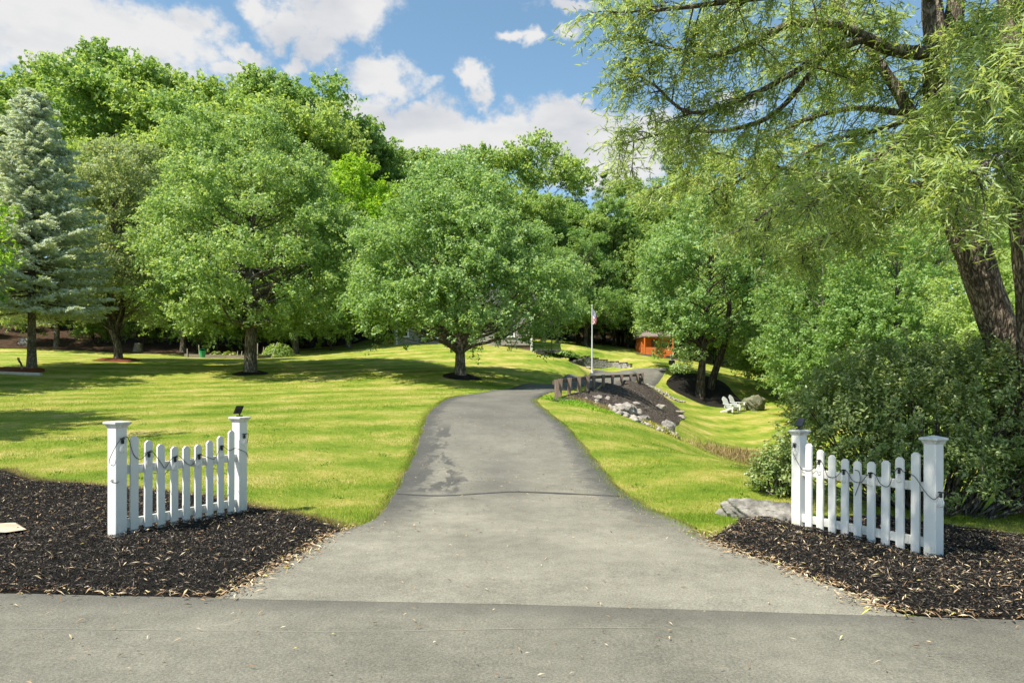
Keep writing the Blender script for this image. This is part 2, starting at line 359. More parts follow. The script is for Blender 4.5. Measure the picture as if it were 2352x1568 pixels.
M['fencewood'] = mat_noise('grey fence board', [(.3,(.12,.10,.085)),(.7,(.27,.235,.20))], 3, 6, roughness=.95, bump=.4, stretch=(5,5,.6))
# ---------------------------------------------------------------- lie of the land
LEFT_EDGE = [at(520,1362,5.34), at(700,1268,6.75), at(785,1220,7.7), at(862,1190,8.4), at(920,1110,10.9), at(960,1020,14.7), at(985,950,18.6), at(1035,915,22.3),
             at(1100,903,25), at(1170,893,28.5), at(1270,886,33), at(1320,876,37.5), at(1350,866,41), at(1380,853,45), at(1400,843,49.2)]
RIGHT_EDGE = [at(2060,1394,4.99), at(1860,1324,5.85), at(1640,1245,7.15), at(1545,1192,8.4), at(1430,1130,10.7), at(1360,1050,13.8), at(1300,980,17.3), at(1245,935,20.7),
              at(1236,914,23.2), at(1278,898,26.5), at(1338,886,29.5), at(1382,880,32.5), at(1434,873,37), at(1470,863,41), at(1534,844,49)]
pts = [(-9,-3,0),(0,-3,0),(9,-3,-.1),(-9,2,0),(9,2,-.1),(-9,5.2,.02),(-5,5.2,0),(0,5.0,0),(4,4.8,-.05),(9,4.6,-.12),
       (-4.03,6.97,.05),(-3.38,8.47,.05),(4.18,6.77,-.10),(3.47,8.25,-.09),(-8,8,.08),(-8,11,.33),(-5,11,.3),(-12,14,.7),(-9,14.5,.68),(-5,15,.72),(-14,20,1.28),(-8,20,1.22),(-4,20,1.2),(-20,8,.15),(-25,15,.8),
       tuple(at(0,890,25)), tuple(at(575,858,32)), tuple(at(73,848,30)), tuple(at(275,822,38)), tuple(at(1058,865,30)), tuple(at(800,880,28)), tuple(at(300,878,28)),
       tuple(at(0,800,44)), tuple(at(300,815,44)), tuple(at(600,818,46)), tuple(at(760,806,48)), tuple(at(900,802,45)), tuple(at(1050,808,42)), tuple(at(1225,812,44)), tuple(at(1160,840,37)),
       tuple(at(1340,850,41)), tuple(at(1310,862,37)), tuple(at(1200,870,33)), tuple(at(1120,838,38)),
       tuple(at(1440,817,56)), tuple(at(1300,792,62)), tuple(at(1450,800,66)), tuple(at(1600,832,62)), tuple(at(1700,843,72)), tuple(at(1510,817,60)), tuple(at(1600,850,50)), tuple(at(1600,872,47)),
       tuple(at(1620,915,45)), tuple(at(1680,948,41)), tuple(at(1740,942,42)), tuple(at(1800,905,48)), tuple(at(1950,890,52)),
       tuple(at(1600,1000,32)), tuple(at(1700,1050,24)), tuple(at(1720,1078,21)), tuple(at(1570,960,36)), tuple(at(1532,1000,27)), tuple(at(1500,905,38)), tuple(at(1545,935,37.5)),
       tuple(at(1545,1006,20)), tuple(at(1400,948,21.5)), tuple(at(1660,1058,14.5)), tuple(at(1780,1105,11.5)), tuple(at(1300,921,23)),
       (6.4,18,-.75),(6.6,14.5,-.55),(6.6,23.5,-.35),(9,11,-.3),(7.2,9.8,-.3),(12,16,-.6),(14,25,-.5),(16,35,.1),(2.6,8,.04),(15,8,-.25),(22,18,-.4),(26,40,1.2),
       *[tuple(at(*q)) for q in ((1279,919,23),(1287,911,24.3),(1308,907,25.6),(1330,904,27),(1350,900,28.6),(1364,895,30.2),(1386,890,32),(1407,887,34),(1428,884.5,36),(1449,883,38),(1465,882,39.6),(1476,879,41))], *[tuple(at(*q)+np.array([.83,-.36,-.28])) for q in ((1330,904,27),(1364,895,30.2),(1407,887,34),(1449,883,38))], tuple(at(1460,930,29)), tuple(at(1420,935,27)),
       *[((x-1176)/FPX*d, d, 3.5) for x, d in ((1342,49.4),(1375,50.1),(1410,50.5),(1446,49.6))], *[((x-1176)/FPX*d, d, z) for x, d, z in ((1345,51.3,4.55),(1375,52.0,4.6),(1412,52.3,4.45),(1452,51.2,4.0))], (-45,25,2.2),(-45,45,6.2),(-60,80,17),(-25,70,10.5),(0,72,8.0),(22,84,7.2),(45,60,4.5),(45,85,7),(-30,110,17),(15,115,15),(60,115,13),(-60,150,28),(0,160,26),(80,160,23),(-120,60,16),(120,60,6),(-120,200,34),(120,220,30),(0,260,36),(-120,0,2),(120,0,-1),(-40,0,0),(40,0,-.4)]
pts += [tuple(p) for p in LEFT_EDGE[1:-1]] + [tuple(p) for p in RIGHT_EDGE[1:-1]]
P_ = np.array(pts)
def _phi(r2): return np.where(r2 > 1e-9, .5*r2*np.log(r2+1e-12), 0)
_n = len(P_); _K = _phi(((P_[:, None, :2]-P_[None, :, :2])**2).sum(-1)) + np.eye(_n)*0.02
_Q = np.hstack([np.ones((_n, 1)), P_[:, :2]]); _A = np.zeros((_n+3, _n+3)); _A[:_n, :_n] = _K; _A[:_n, _n:] = _Q; _A[_n:, :_n] = _Q.T
_W = np.linalg.solve(_A, np.concatenate([P_[:, 2], np.zeros(3)]))
_pa = lambda dx, d: ((dx-1176)/FPX*d, d)
FAN = [_pa(1336,49.5), _pa(1365,50.3), _pa(1390,50.7), _pa(1415,50.8), _pa(1447,49.9)]
PIT = np.array([_pa(1336,48.6), _pa(1452,48.6)]+[(p[0], p[1]+.15) for p in FAN[::-1]])
def H(x, y):
    x = np.asarray(x, float); y = np.asarray(y, float); sh = np.broadcast(x, y).shape
    X = np.broadcast_to(x, sh).ravel(); Y = np.broadcast_to(y, sh).ravel(); out = np.empty(X.shape)
    for s in range(0, len(X), 60000):
        xs, ys = X[s:s+60000], Y[s:s+60000]
        r2 = (xs[:, None]-P_[None, :, 0])**2+(ys[:, None]-P_[None, :, 1])**2
        out[s:s+60000] = _phi(r2) @ _W[:_n] + _W[_n] + _W[_n+1]*xs + _W[_n+2]*ys
    # the street and its verge stay level
    k = np.clip((Y-4.6)/2.2, 0, 1); k = k*k*(3-2*k)
    out = out*k + (1-k)*(-.012*X*(X > 0))
    if PIT is not None:
        m = inside(PIT, X, Y); out[m] = np.minimum(out[m], 3.50)
    return out.reshape(sh)
def h1(x, y): return float(H(np.array([x]), np.array([y]))[0])
def gp(dx, dy, y0=4.0, y1=120.0):
    """where the sight line through a point of the picture meets the ground"""
    ys = np.linspace(y0, y1, 3000); xs = (dx-1176)/FPX*ys; zs = CAM_H-(dy-HOR)/FPX*ys
    d = zs-H(xs, ys); i = np.argmax(d < 0)
    if d[i] >= 0: i = int(np.argmin(np.abs(d)))
    if i > 0: t = d[i-1]/(d[i-1]-d[i]+1e-12); y = ys[i-1]+t*(ys[i]-ys[i-1])
    else: y = ys[i]
    return np.array([(dx-1176)/FPX*y, y])

def resample(E, n):
    E = spline(E, 400); s = np.concatenate([[0], np.cumsum(np.linalg.norm(np.diff(E, axis=0), axis=1))]); t = np.linspace(0, 1, n)
    return np.stack([np.interp(t, s/s[-1], E[:, k]) for k in range(E.shape[1])], 1)
# street edge: a line seen from left to right
def street_y(x): return 5.33 - (x+4.0)*0.0655
le = np.array(LEFT_EDGE)[:, :2]; re = np.array(RIGHT_EDGE)[:, :2]
le[0, 1] = street_y(le[0, 0])-.02; re[0, 1] = street_y(re[0, 0])-.02
# pair the edges by their control points so that the strip runs straight across
def edge_curve(E, n): return spline(E, n)
ND = 260
le_c = edge_curve(le, ND); re_c = edge_curve(re, ND)
le_c[:, 0] += .035*vnoise(le_c[:, 1], le_c[:, 0], 2.1, 3); re_c[:, 0] += .035*vnoise(re_c[:, 1], re_c[:, 0], 2.3, 5)
DRIVE = np.vstack([le_c, re_c[::-1]])
px2 = lambda L_: np.array([gp(*p) for p in L_])
BED_L = np.vstack([[(-9.5, street_y(-9.5)+.02), (-9.5, 10.2)], px2([(0,1079),(72,1106),(247,1120),(319,1127),(420,1136),(498,1145),(573,1165),(662,1181),(734,1199),(792,1217)]),
                   le_c[le_c[:, 1] < 7.65][::-1][::3]+np.array([.01, 0]), [(-2.3, street_y(-2.3)), (-5.5, street_y(-5.5)+.01)]])
_i0 = int(np.argmin(np.abs(re_c[:, 1]-5.0))); 
_k = re_c[:, 1] < 7.05
BED_R = np.vstack([px2([(1671,1159),(1700,1192),(1690,1205),(1628,1240)]), re_c[_k][::-1][::3]+np.array([-.01, 0]), [(3.0, street_y(3.0)), (5.2, street_y(5.2)+.01), (9.5, street_y(9.5)+.01), (9.5, 6.2)],
                   px2([(2352,1236),(2264,1224),(2172,1211)]), [(5.2, 9.6), (4.4, 9.2), (3.6, 9.1)]])
BANK = np.array([(1.25,22.6)]+[tuple(at(x, 900, d)[:2]+np.array([.0, .25])) for x, d in ((1279,23),(1322,26.5),(1364,30.2),(1407,34),(1449,38),(1478,41.3))]
                + [tuple(gp(*p, y0=22)) for p in ((1500,893),(1545,925),(1572,955),(1562,966))] + [tuple(gp(*p, y0=23.2)) for p in ((1552,976),(1543,986),(1532,1002))] + [(5.0,24.0),(3.9,24.0),(2.7,23.4),(1.9,22.5)])

def mk_grid_poly(name, poly, step, mat, lift, kind='structure', mound=0.0, rough=0.0, seed=1, fall=.35):
    """a sheet that fills a ground polygon, its rim following the outline"""
    x0, y0 = poly.min(0)-step; x1, y1 = poly.max(0)+step
    gx, gy = np.meshgrid(np.arange(x0, x1, step), np.arange(y0, y1, step)); ny, nx = gx.shape
    ins = inside(poly, gx, gy); loop = np.vstack([poly, poly[:1]])
    # pull the vertices just outside onto the outline
    keep = ins.copy()
    for a, b in ((0,1),(1,0),(0,-1),(-1,0),(1,1),(-1,-1),(1,-1),(-1,1)): keep |= np.roll(np.roll(ins, a, 0), b, 1)
    X = gx.copy(); Y = gy.copy(); out = keep & ~ins
    px, py = gx[out], gy[out]; bd = np.full(px.shape, 1e9); bx = px.copy(); by = py.copy()
    for a, b in zip(loop[:-1], loop[1:]):
        ab = b-a; t = np.clip(((px-a[0])*ab[0]+(py-a[1])*ab[1])/(ab@ab+1e-12), 0, 1); qx = a[0]+t*ab[0]; qy = a[1]+t*ab[1]
        d = np.hypot(px-qx, py-qy); m = d < bd; bd[m] = d[m]; bx[m] = qx[m]; by[m] = qy[m]
    X[out] = bx; Y[out] = by
    d = seg_dist(loop, X, Y); k = np.clip(d/fall, 0, 1); k = k*k*(3-2*k)
    Z = H(X, Y)+lift+mound*k+rough*k*(vnoise(X, Y, 3.0, seed)*.6+vnoise(X, Y, 9.0, seed+1)*.4)
    Z[out] -= .0
    idx = -np.ones(gx.shape, int); idx[keep] = np.arange(keep.sum())
    q = keep[:-1, :-1] & keep[1:, :-1] & keep[:-1, 1:] & keep[1:, 1:] & (ins[:-1, :-1] | ins[1:, :-1] | ins[:-1, 1:] | ins[1:, 1:])
    a, b = np.nonzero(q)
    F = np.stack([idx[a, b], idx[a, b+1], idx[a+1, b+1], idx[a+1, b]], 1)
    m = mesh_np(name, np.stack([X[keep], Y[keep], Z[keep]], 1), F, mat, smooth=True)
    o = obj(name, m); tagit(o, kind=kind); return o
def mound_h(poly, x, y, mound, rough, seed, fall=.35):
    loop = np.vstack([poly, poly[:1]]); k = np.clip(seg_dist(loop, x, y)/fall, 0, 1); k = k*k*(3-2*k)
    return H(x, y)+mound*k+rough*k*(vnoise(x, y, 3.0, seed)*.6+vnoise(x, y, 9.0, seed+1)*.4)

# ---- lawn: one sheet to the horizon
def lawn_material():
    m, nt, p, N, L = newmat('lawn')
    geo = N('ShaderNodeNewGeometry'); pos = geo.outputs['Position']
    n1 = noise_node(N, L, .55, 5, .6, vec=pos); n2 = noise_node(N, L, 2.4, 6, .65, vec=pos); n3 = noise_node(N, L, 30, 5, .7, vec=pos, stretch=(1,1,.2))
    # mowing lanes: their light and dull sheen is put into the colour
    sep = N('ShaderNodeSeparateXYZ'); L(pos, sep.inputs[0])
    def mm(op, a, b=None, c=None):
        q = N('ShaderNodeMath'); q.operation = op
        for i, v in enumerate((a, b, c)):
            if v is None: continue
            if isinstance(v, (int, float)): q.inputs[i].default_value = v
            else: L(v, q.inputs[i])
        return q.outputs[0]
    lane = mm('ADD', mm('MULTIPLY', sep.outputs['Y'], .92), mm('MULTIPLY', sep.outputs['X'], -.38))
    lane = mm('ADD', lane, mm('MULTIPLY', n1.outputs['Fac'], .5))
    stripe = mm('SINE', mm('MULTIPLY', lane, 3.4))
    f = mm('ADD', mm('MULTIPLY', n1.outputs['Fac'], .62), mm('MULTIPLY', n2.outputs['Fac'], .50))
    f = mm('ADD', f, mm('MULTIPLY', stripe, .065)); f = mm('ADD', f, mm('MULTIPLY', mm('SUBTRACT', n3.outputs['Fac'], .5), .52))  # fine mottle puts the small shadows between blades into the colour
    r = ramp_node(N, [(.32,(.075,.135,.010)), (.45,(.165,.250,.022)), (.56,(.265,.305,.042)), (.66,(.40,.365,.090)), (.80,(.57,.46,.20))])
    L(f, r.inputs[0]); L(r.outputs[0], p.inputs['Base Color']); p.inputs['Roughness'].default_value = .9; p.inputs['Specular IOR Level'].default_value = .15
    n4 = noise_node(N, L, 55, 4, .7, vec=pos); n5 = noise_node(N, L, 9, 4, .7, vec=pos)
    b = mm('ADD', n4.outputs['Fac'], mm('MULTIPLY', n5.outputs['Fac'], 1.5))
    bump_node(N, L, b, .9, .05, p)
    return m
M['lawn'] = lawn_material()
ys = np.concatenate([np.linspace(-6, 4, 8, endpoint=False), 4*np.exp(np.linspace(0, math.log(75), 430))])
us = np.linspace(-1, 1, 361); us = np.sign(us)*np.abs(us)**1.25
Yg, Ug = np.meshgrid(ys, us, indexing='ij')
Xg = Ug*(12+np.maximum(Yg, 0)*1.15)
Zg = H(Xg, Yg)
STREET = np.array([(-60, -8), (60, -8), (60, street_y(60)), (-60, street_y(-60))])
def sink(poly, amt, margin):
    global Zg
    ins = inside(poly, Xg, Yg); loop = np.vstack([poly, poly[:1]])
    x0, y0 = poly.min(0)-1; x1, y1 = poly.max(0)+1; near = ins & (Xg > x0) & (Xg < x1)
    d = np.zeros(Xg.shape); d[near] = seg_dist(loop, Xg[near], Yg[near]); k = np.clip(d/margin, 0, 1)
    Zg = Zg-amt*k*ins
sink(DRIVE, .05, .25); sink(BED_L, .05, .2); sink(BED_R, .05, .2); sink(BANK, .05, .3)
Zg = np.where(Yg < street_y(Xg)-.05, Zg-.05, Zg)
Zg = Zg+.010*vnoise(Xg, Yg, .9, 4)*np.clip((Yg-8)/6, 0, 1)*(Yg < 26)
ny, nx = Xg.shape; idx = np.arange(ny*nx).reshape(ny, nx)
F = np.stack([idx[:-1, :-1], idx[:-1, 1:], idx[1:, 1:], idx[1:, :-1]], -1).reshape(-1, 4)
lawn = obj('lawn', mesh_np('lawn', np.stack([Xg, Yg, Zg], -1).reshape(-1, 3), F, M['lawn'], smooth=True)); tagit(lawn, kind='structure')

# ---- asphalt
def asphalt(name, base, drive):
    m, nt, p, N, L = newmat(name)
    geo = N('ShaderNodeNewGeometry'); pos = geo.outputs['Position']
    n1 = noise_node(N, L, .8, 5, .6, vec=pos); n2 = noise_node(N, L, 6, 6, .6, vec=pos); n3 = noise_node(N, L, 210, 2, .6, vec=pos); n4 = noise_node(N, L, 62, 4, .8, vec=pos)
    def mm(op, a, b=None, c=None, clamp=False):
        q = N('ShaderNodeMath'); q.operation = op; q.use_clamp = clamp
        for i, v in enumerate((a, b, c)):
            if v is None: continue
            if isinstance(v, (int, float)): q.inputs[i].default_value = v
            else: L(v, q.inputs[i])
        return q.outputs[0]
    f = mm('ADD', mm('MULTIPLY', n1.outputs['Fac'], .30), mm('MULTIPLY', n2.outputs['Fac'], .14))
    f = mm('ADD', f, mm('MULTIPLY', n3.outputs['Fac'], .24)); f = mm('ADD', f, mm('MULTIPLY', n4.outputs['Fac'], .56))
    lo, mi, hi = [tuple(c*k for c in base) for k in (.42, 1.0, 1.75)]
    r = ramp_node(N, [(.46, lo), (.62, mi), (.78, hi)]); L(f, r.inputs[0]); col = r.outputs[0]
    if drive:
        a = N('ShaderNodeAttribute'); a.attribute_name = 'across'; b = N('ShaderNodeAttribute'); b.attribute_name = 'along'
        s, t = a.outputs['Fac'], b.outputs['Fac']
        # dark sealed margins, smeared sealer on the left, an old stain in the middle
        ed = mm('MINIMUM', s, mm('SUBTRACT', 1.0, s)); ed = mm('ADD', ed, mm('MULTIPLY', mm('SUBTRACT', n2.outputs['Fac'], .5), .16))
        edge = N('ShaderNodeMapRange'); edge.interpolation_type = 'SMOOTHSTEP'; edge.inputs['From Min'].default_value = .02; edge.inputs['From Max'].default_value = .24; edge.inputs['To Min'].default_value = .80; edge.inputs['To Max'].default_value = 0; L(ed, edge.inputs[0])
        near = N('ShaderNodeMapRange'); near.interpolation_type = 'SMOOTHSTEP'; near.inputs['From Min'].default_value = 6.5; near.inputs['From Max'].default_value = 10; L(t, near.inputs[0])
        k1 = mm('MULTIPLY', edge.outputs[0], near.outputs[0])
        ws = noise_node(N, L, 1.15, 3, .5, vec=pos, stretch=(1.2,.35,1)); ws2 = noise_node(N, L, 1.9, 4, .6, vec=pos, stretch=(1.9,.6,1))
        sm = mm('ADD', s, mm('MULTIPLY', mm('SUBTRACT', ws.outputs['Fac'], .5), .55)); 
        sm1 = N('ShaderNodeMapRange'); sm1.interpolation_type = 'SMOOTHSTEP'; sm1.inputs['From Min'].default_value = .17; sm1.inputs['From Max'].default_value = .23; sm1.inputs['To Min'].default_value = 1; sm1.inputs['To Max'].default_value = 0; L(sm, sm1.inputs[0])
        sm2 = N('ShaderNodeMapRange'); sm2.inputs['From Min'].default_value = .42; sm2.inputs['From Max'].default_value = .52; L(ws2.outputs['Fac'], sm2.inputs[0])
        tb = N('ShaderNodeMapRange'); tb.interpolation_type = 'SMOOTHSTEP'; tb.inputs['From Min'].default_value = 9.9; tb.inputs['From Max'].default_value = 10.4; L(t, tb.inputs[0])
        te = N('ShaderNodeMapRange'); te.interpolation_type = 'SMOOTHSTEP'; te.inputs['From Min'].default_value = 16.0; te.inputs['From Max'].default_value = 18.5; te.inputs['To Min'].default_value = 1; te.inputs['To Max'].default_value = 0; L(t, te.inputs[0])
        k2 = mm('MULTIPLY', mm('MULTIPLY', sm1.outputs[0], sm2.outputs[0]), mm('MULTIPLY', tb.outputs[0], te.outputs[0]))
        dx = mm('POWER', mm('MULTIPLY', mm('SUBTRACT', s, .48), 4.5), 2.0); ds = mm('EXPONENT', mm('MULTIPLY', dx, -1.0)); dt = mm('EXPONENT', mm('MULTIPLY', mm('POWER', mm('MULTIPLY', mm('SUBTRACT', t, 12.3), .28), 2.0), -1.0))
        k3 = mm('MULTIPLY', mm('MULTIPLY', ds, dt), .45)
        tot = mm('MAXIMUM', mm('MAXIMUM', k1, mm('MULTIPLY', k2, .78)), k3)
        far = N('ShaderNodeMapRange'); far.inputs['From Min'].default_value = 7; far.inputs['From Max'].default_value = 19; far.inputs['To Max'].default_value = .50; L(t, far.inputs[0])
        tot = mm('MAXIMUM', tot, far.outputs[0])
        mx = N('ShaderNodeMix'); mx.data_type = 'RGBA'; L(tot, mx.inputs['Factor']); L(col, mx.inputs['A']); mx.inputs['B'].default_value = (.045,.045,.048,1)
        col = mx.outputs['Result']
    else:   # darker, newer strip along the seam with the driveway and verge
        sp = N('ShaderNodeSeparateXYZ'); L(pos, sp.inputs[0]); v = mm('ADD', mm('MULTIPLY', sp.outputs['X'], .0655), sp.outputs['Y']); v = mm('ADD', v, mm('MULTIPLY', mm('SUBTRACT', n2.outputs['Fac'], .5), .18))
        sm = N('ShaderNodeMapRange'); sm.interpolation_type = 'SMOOTHSTEP'; sm.inputs['From Min'].default_value = 4.62; sm.inputs['From Max'].default_value = 5.02; sm.inputs['To Max'].default_value = .45; L(v, sm.inputs[0])
        mx = N('ShaderNodeMix'); mx.data_type = 'RGBA'; L(sm.outputs[0], mx.inputs['Factor']); L(col, mx.inputs['A']); mx.inputs['B'].default_value = (.075,.073,.066,1); col = mx.outputs['Result']
    L(col, p.inputs['Base Color']); p.inputs['Roughness'].default_value = .82; p.inputs['Specular IOR Level'].default_value = .25
    bump_node(N, L, mm('ADD', n3.outputs['Fac'], mm('MULTIPLY', n4.outputs['Fac'], 1.0)), .55, .012, p)
    return m
M['street'] = asphalt('street asphalt', (.170,.161,.128), False)
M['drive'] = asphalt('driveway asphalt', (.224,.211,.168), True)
M['crack'] = mat_noise('crack filler', [(.3,(.22,.21,.18)),(.7,(.34,.32,.27))], 20, roughness=.9, bump=0)
M['tar'] = mat_noise('tar seam', [(.3,(.045,.044,.043)),(.7,(.085,.082,.078))], 12, roughness=.7, bump=.2)
# street: a sheet with a fine near part
def ribbon(name, left, right, ncross, mat, lift, attrs=True, kind='structure'):
    s = np.linspace(0, 1, ncross); A = left[:, None, :]*(1-s)[None, :, None]+right[:, None, :]*s[None, :, None]
    Z = H(A[..., 0], A[..., 1])+(lift if np.isscalar(lift) else lift[:, None]); V = np.concatenate([A, Z[..., None]], -1).reshape(-1, 3); n = len(left)
    idx = np.arange(n*ncross).reshape(n, ncross); F = np.stack([idx[:-1, :-1], idx[:-1, 1:], idx[1:, 1:], idx[1:, :-1]], -1).reshape(-1, 4)
    kw = dict(across=np.tile(s, n), along=A[..., 1].ravel()) if attrs else {}
    o = obj(name, mesh_np(name, V, F, mat, smooth=True, **kw)); tagit(o, kind=kind); return o
xs = np.linspace(-60, 60, 400)
ribbon('street', np.stack([xs, np.full(400, -8.0)], 1), np.stack([xs, street_y(xs)+.012*vnoise(xs, xs*0, 2.5, 2)], 1), 30, M['street'], .004, False)
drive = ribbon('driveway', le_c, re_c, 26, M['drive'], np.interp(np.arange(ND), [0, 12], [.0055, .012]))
# tar line across the driveway, and the pale crack along the street
def seam(name, line, w, mat, lift):
    L_ = spline(np.array(line), 90); T = np.gradient(L_, axis=0); Nn = np.stack([-T[:, 1], T[:, 0]], 1); Nn /= np.linalg.norm(Nn, axis=1)[:, None]
    ww = w*(1+.45*vnoise(L_[:, 0], L_[:, 1], 2.5, 9))[:, None]
    return ribbon(name, L_-Nn*ww/2, L_+Nn*ww/2, 4, mat, lift, False)
seam('tar_seam', [gp(912,1136), gp(1010,1140), gp(1120,1134), gp(1176,1131), gp(1250,1133), gp(1340,1137), gp(1436,1141)], .085, M['tar'], .017)
seam('street_crack', [(-7.5, 4.62), (-3.0, 4.51), (-1.2, 4.46), (.2, 4.53), (1.0, 4.58)], .005, M['crack'], .008)

# ---- mulch beds
def mulch_mat(name, stops):
    return mat_noise(name, stops, 42, 6, .7, roughness=.95, bump=1.0, bdist=.05, coord='Object', spec=.15)
M['mulch'] = mulch_mat('black mulch', [(.35,(.006,.0055,.005)),(.55,(.022,.019,.016)),(.78,(.07,.058,.046))])
M['mulch_bank'] = mulch_mat('brown mulch', [(.35,(.045,.036,.030)),(.55,(.11,.088,.073)),(.78,(.20,.165,.138))])
M['mulch_red'] = mulch_mat('red mulch', [(.35,(.08,.02,.01)),(.55,(.22,.06,.03)),(.78,(.36,.12,.06))])
M['litter'] = mat_noise('forest floor litter', [(.35,(.02,.014,.01)),(.55,(.07,.042,.025)),(.75,(.17,.09,.055))], 5, 8, .75, roughness=1, bump=1, bdist=.08, spec=.1)
mk_grid_poly('mulch_bed_left', BED_L, .09, M['mulch'], .008, mound=.06, rough=.035, seed=3)
mk_grid_poly('mulch_bed_right', BED_R, .09, M['mulch'], .008, mound=.05, rough=.04, seed=6)
mk_grid_poly('mulch_bank', BANK, .18, M['mulch_bank'], .03, mound=.04, rough=.04, seed=8)
def ring(name, c, rx, ry, mat, mound=.06, seed=0):
    a = np.linspace(0, 2*np.pi, 28, endpoint=False); k = 1+.08*np.sin(3*a+seed)+.05*np.sin(5*a+seed*2)
    poly = np.stack([c[0]+rx*k*np.cos(a), c[1]+ry*k*np.sin(a)], 1); return mk_grid_poly(name, poly, .12, mat, .014, mound=mound, rough=.02, seed=seed)
TREES = dict(maple=at(1058,866,30), oak=at(575,858,32), pear=at(272,826,36), spruce=at(73,848,30), twin=at(1608,916,45))
for k in TREES: TREES[k][2] = h1(*TREES[k][:2])
ring('mulch_ring_center', TREES['maple'], .85, .8, M['mulch'], .10, 1)
ring('mulch_ring_left', TREES['oak'], .8, .8, M['mulch'], .10, 2)
ring('mulch_ring_back', TREES['pear'], 1.1, 1.2, M['mulch_red'], .08, 3)
ring('mulch_ring_spruce', TREES['spruce']+np.array([-.7, -.6, 0]), 1.7, 1.1, M['mulch_red'], .06, 4)
ring('mulch_ring_twin', TREES['twin']+np.array([.5, .9, 0]), 2.3, 2.6, M['mulch'], .06, 5)
# forest floor behind the lawns
FOREST = np.vstack([px2([(-700,790),(-300,795),(0,800),(150,803),(300,812),(450,812),(600,812),(700,800)]), [(-12, 52), (-11, 62), (2, 66), (9, 72), (19, 72), (24, 80), (50, 70), (75, 90), (75, 190), (-95, 190), (-95, 60)]])
mk_grid_poly('forest_floor', FOREST, 1.1, M['litter'], .03, rough=.05, mound=.02, seed=12)
# ---------------------------------------------------------------- foliage
def unit(V): return V/(np.linalg.norm(V, axis=-1, keepdims=True)+1e-9)
def rdir(g, n): return unit(g.normal(size=(n, 3)))
def leaf_mesh(name, P, Nrm, D, ln, wd, mat, tint, fold=.18):
    """a folded rhombic leaf at each point: base, two flanks, tip"""
    n = len(P); Nrm = unit(Nrm); D = unit(D-Nrm*(D*Nrm).sum(1, keepdims=True)); S = np.cross(D, Nrm)
    ln = np.broadcast_to(ln, (n,))[:, None]; wd = np.broadcast_to(wd, (n,))[:, None]
    V = np.empty((n, 4, 3), np.float32)
    V[:, 0] = P-D*ln*.5; V[:, 2] = P+D*ln*.5-Nrm*ln*.10
    V[:, 1] = P+S*wd*.5+Nrm*wd*fold-D*ln*.06; V[:, 3] = P-S*wd*.5+Nrm*wd*fold-D*ln*.06
    F = (np.arange(n)[:, None]*4+np.array([0, 1, 2, 3])[None]).astype(np.int32)
    return mesh_np(name, V.reshape(-1, 3), F, mat, tint=np.repeat(np.clip(tint, 0, 1), 4))

def in_profile(g, n, prof, surf=.55, sx=1, sy=1):
    """points in a body of revolution given by (height, radius) pairs; surf pushes them outward"""
    prof = np.array(prof); h = np.linspace(prof[0, 0], prof[-1, 0], 200); r = np.interp(h, prof[:, 0], prof[:, 1])
    w = r**2*(1-surf)+r*surf*r.max()*.6; cdf = np.cumsum(w); cdf /= cdf[-1]
    z = np.interp(g.random(n), cdf, h); rr = np.interp(z, prof[:, 0], prof[:, 1])
    u = g.random(n); u = np.where(g.random(n) < surf, 1-.30*u**1.5, np.sqrt(u)); a = g.random(n)*2*np.pi
    return np.stack([rr*u*np.cos(a)*sx, rr*u*np.sin(a)*sy, z], 1), u

def clump_leaves(g, cen, axis_xy, cr, per, flat=.75, upness=.55, outness=.5, rnd=.75, droop=.0):
    """leaves round each clump centre, mostly on its outer and upper side"""
    n = len(cen); idx = np.repeat(np.arange(n), per); m = len(idx)
    d = rdir(g, m); r = cr[idx]*np.cbrt(g.random(m))**.8
    P = cen[idx]+d*r[:, None]*np.array([1, 1, flat]); P[:, 2] -= droop*r*np.abs(d[:, 0]*d[:, 1])
    out = cen[idx].copy(); out[:, :2] -= axis_xy; out[:, 2] = 0; out = unit(out)
    Nrm = np.array([0, 0, upness])+out*outness*.5+d*outness+rdir(g, m)*rnd
    D = rdir(g, m)*.7+out*.5+np.array([0, 0, -.35])
    return P, Nrm, D, idx

def limbs(mb, g, cen, base, top, r0, pick, sides=5, start=(.25, .95), rt=.012, wob=.12):
    """limbs from the stem to some of the clump centres"""
    base = np.asarray(base, float); top = np.asarray(top, float)
    for i in pick:
        c = cen[i]; dz = np.clip((c[2]-base[2])/(top[2]-base[2]+1e-6), 0, 1)
        rad = np.hypot(c[0]-base[0], c[1]-base[1])
        t = np.clip(dz-.12-.22*rad/(abs(top[2]-base[2])+1e-6)-.12*g.random(), start[0], start[1])
        s = base+(top-base)*t; L_ = np.linalg.norm(c-s); mid = s*.5+c*.5+np.array([0, 0, -.06*L_])+g.normal(size=3)*wob*L_*.4
        q = spline(np.array([s, s*.7+mid*.3+np.array([0, 0, .03*L_]), mid, c]), 7); rr = np.linspace(max(rt*1.6, r0*(1-t)*.45+.012), rt, 7)
        mb.tube(q, rr, sides, cap=False)

def trunk_tube(mb, pts, rad, sides=12, n=16, flare=1.5):
    q = spline(np.array(pts), n); r = np.interp(np.linspace(0, 1, n), np.linspace(0, 1, len(rad)), rad)
    z = q[:, 2]-q[0, 2]; r = r*(1+(flare-1)*np.exp(-z/(.35)))
    V, F = tube(q, r, sides); g = np.random.default_rng(5)
    V = V+ (V-np.repeat(q, sides, 0))*(.10*np.sin(np.tile(np.arange(sides), n)*2.1+np.repeat(z, sides)*1.3))[:, None]
    mb.add(V, F)

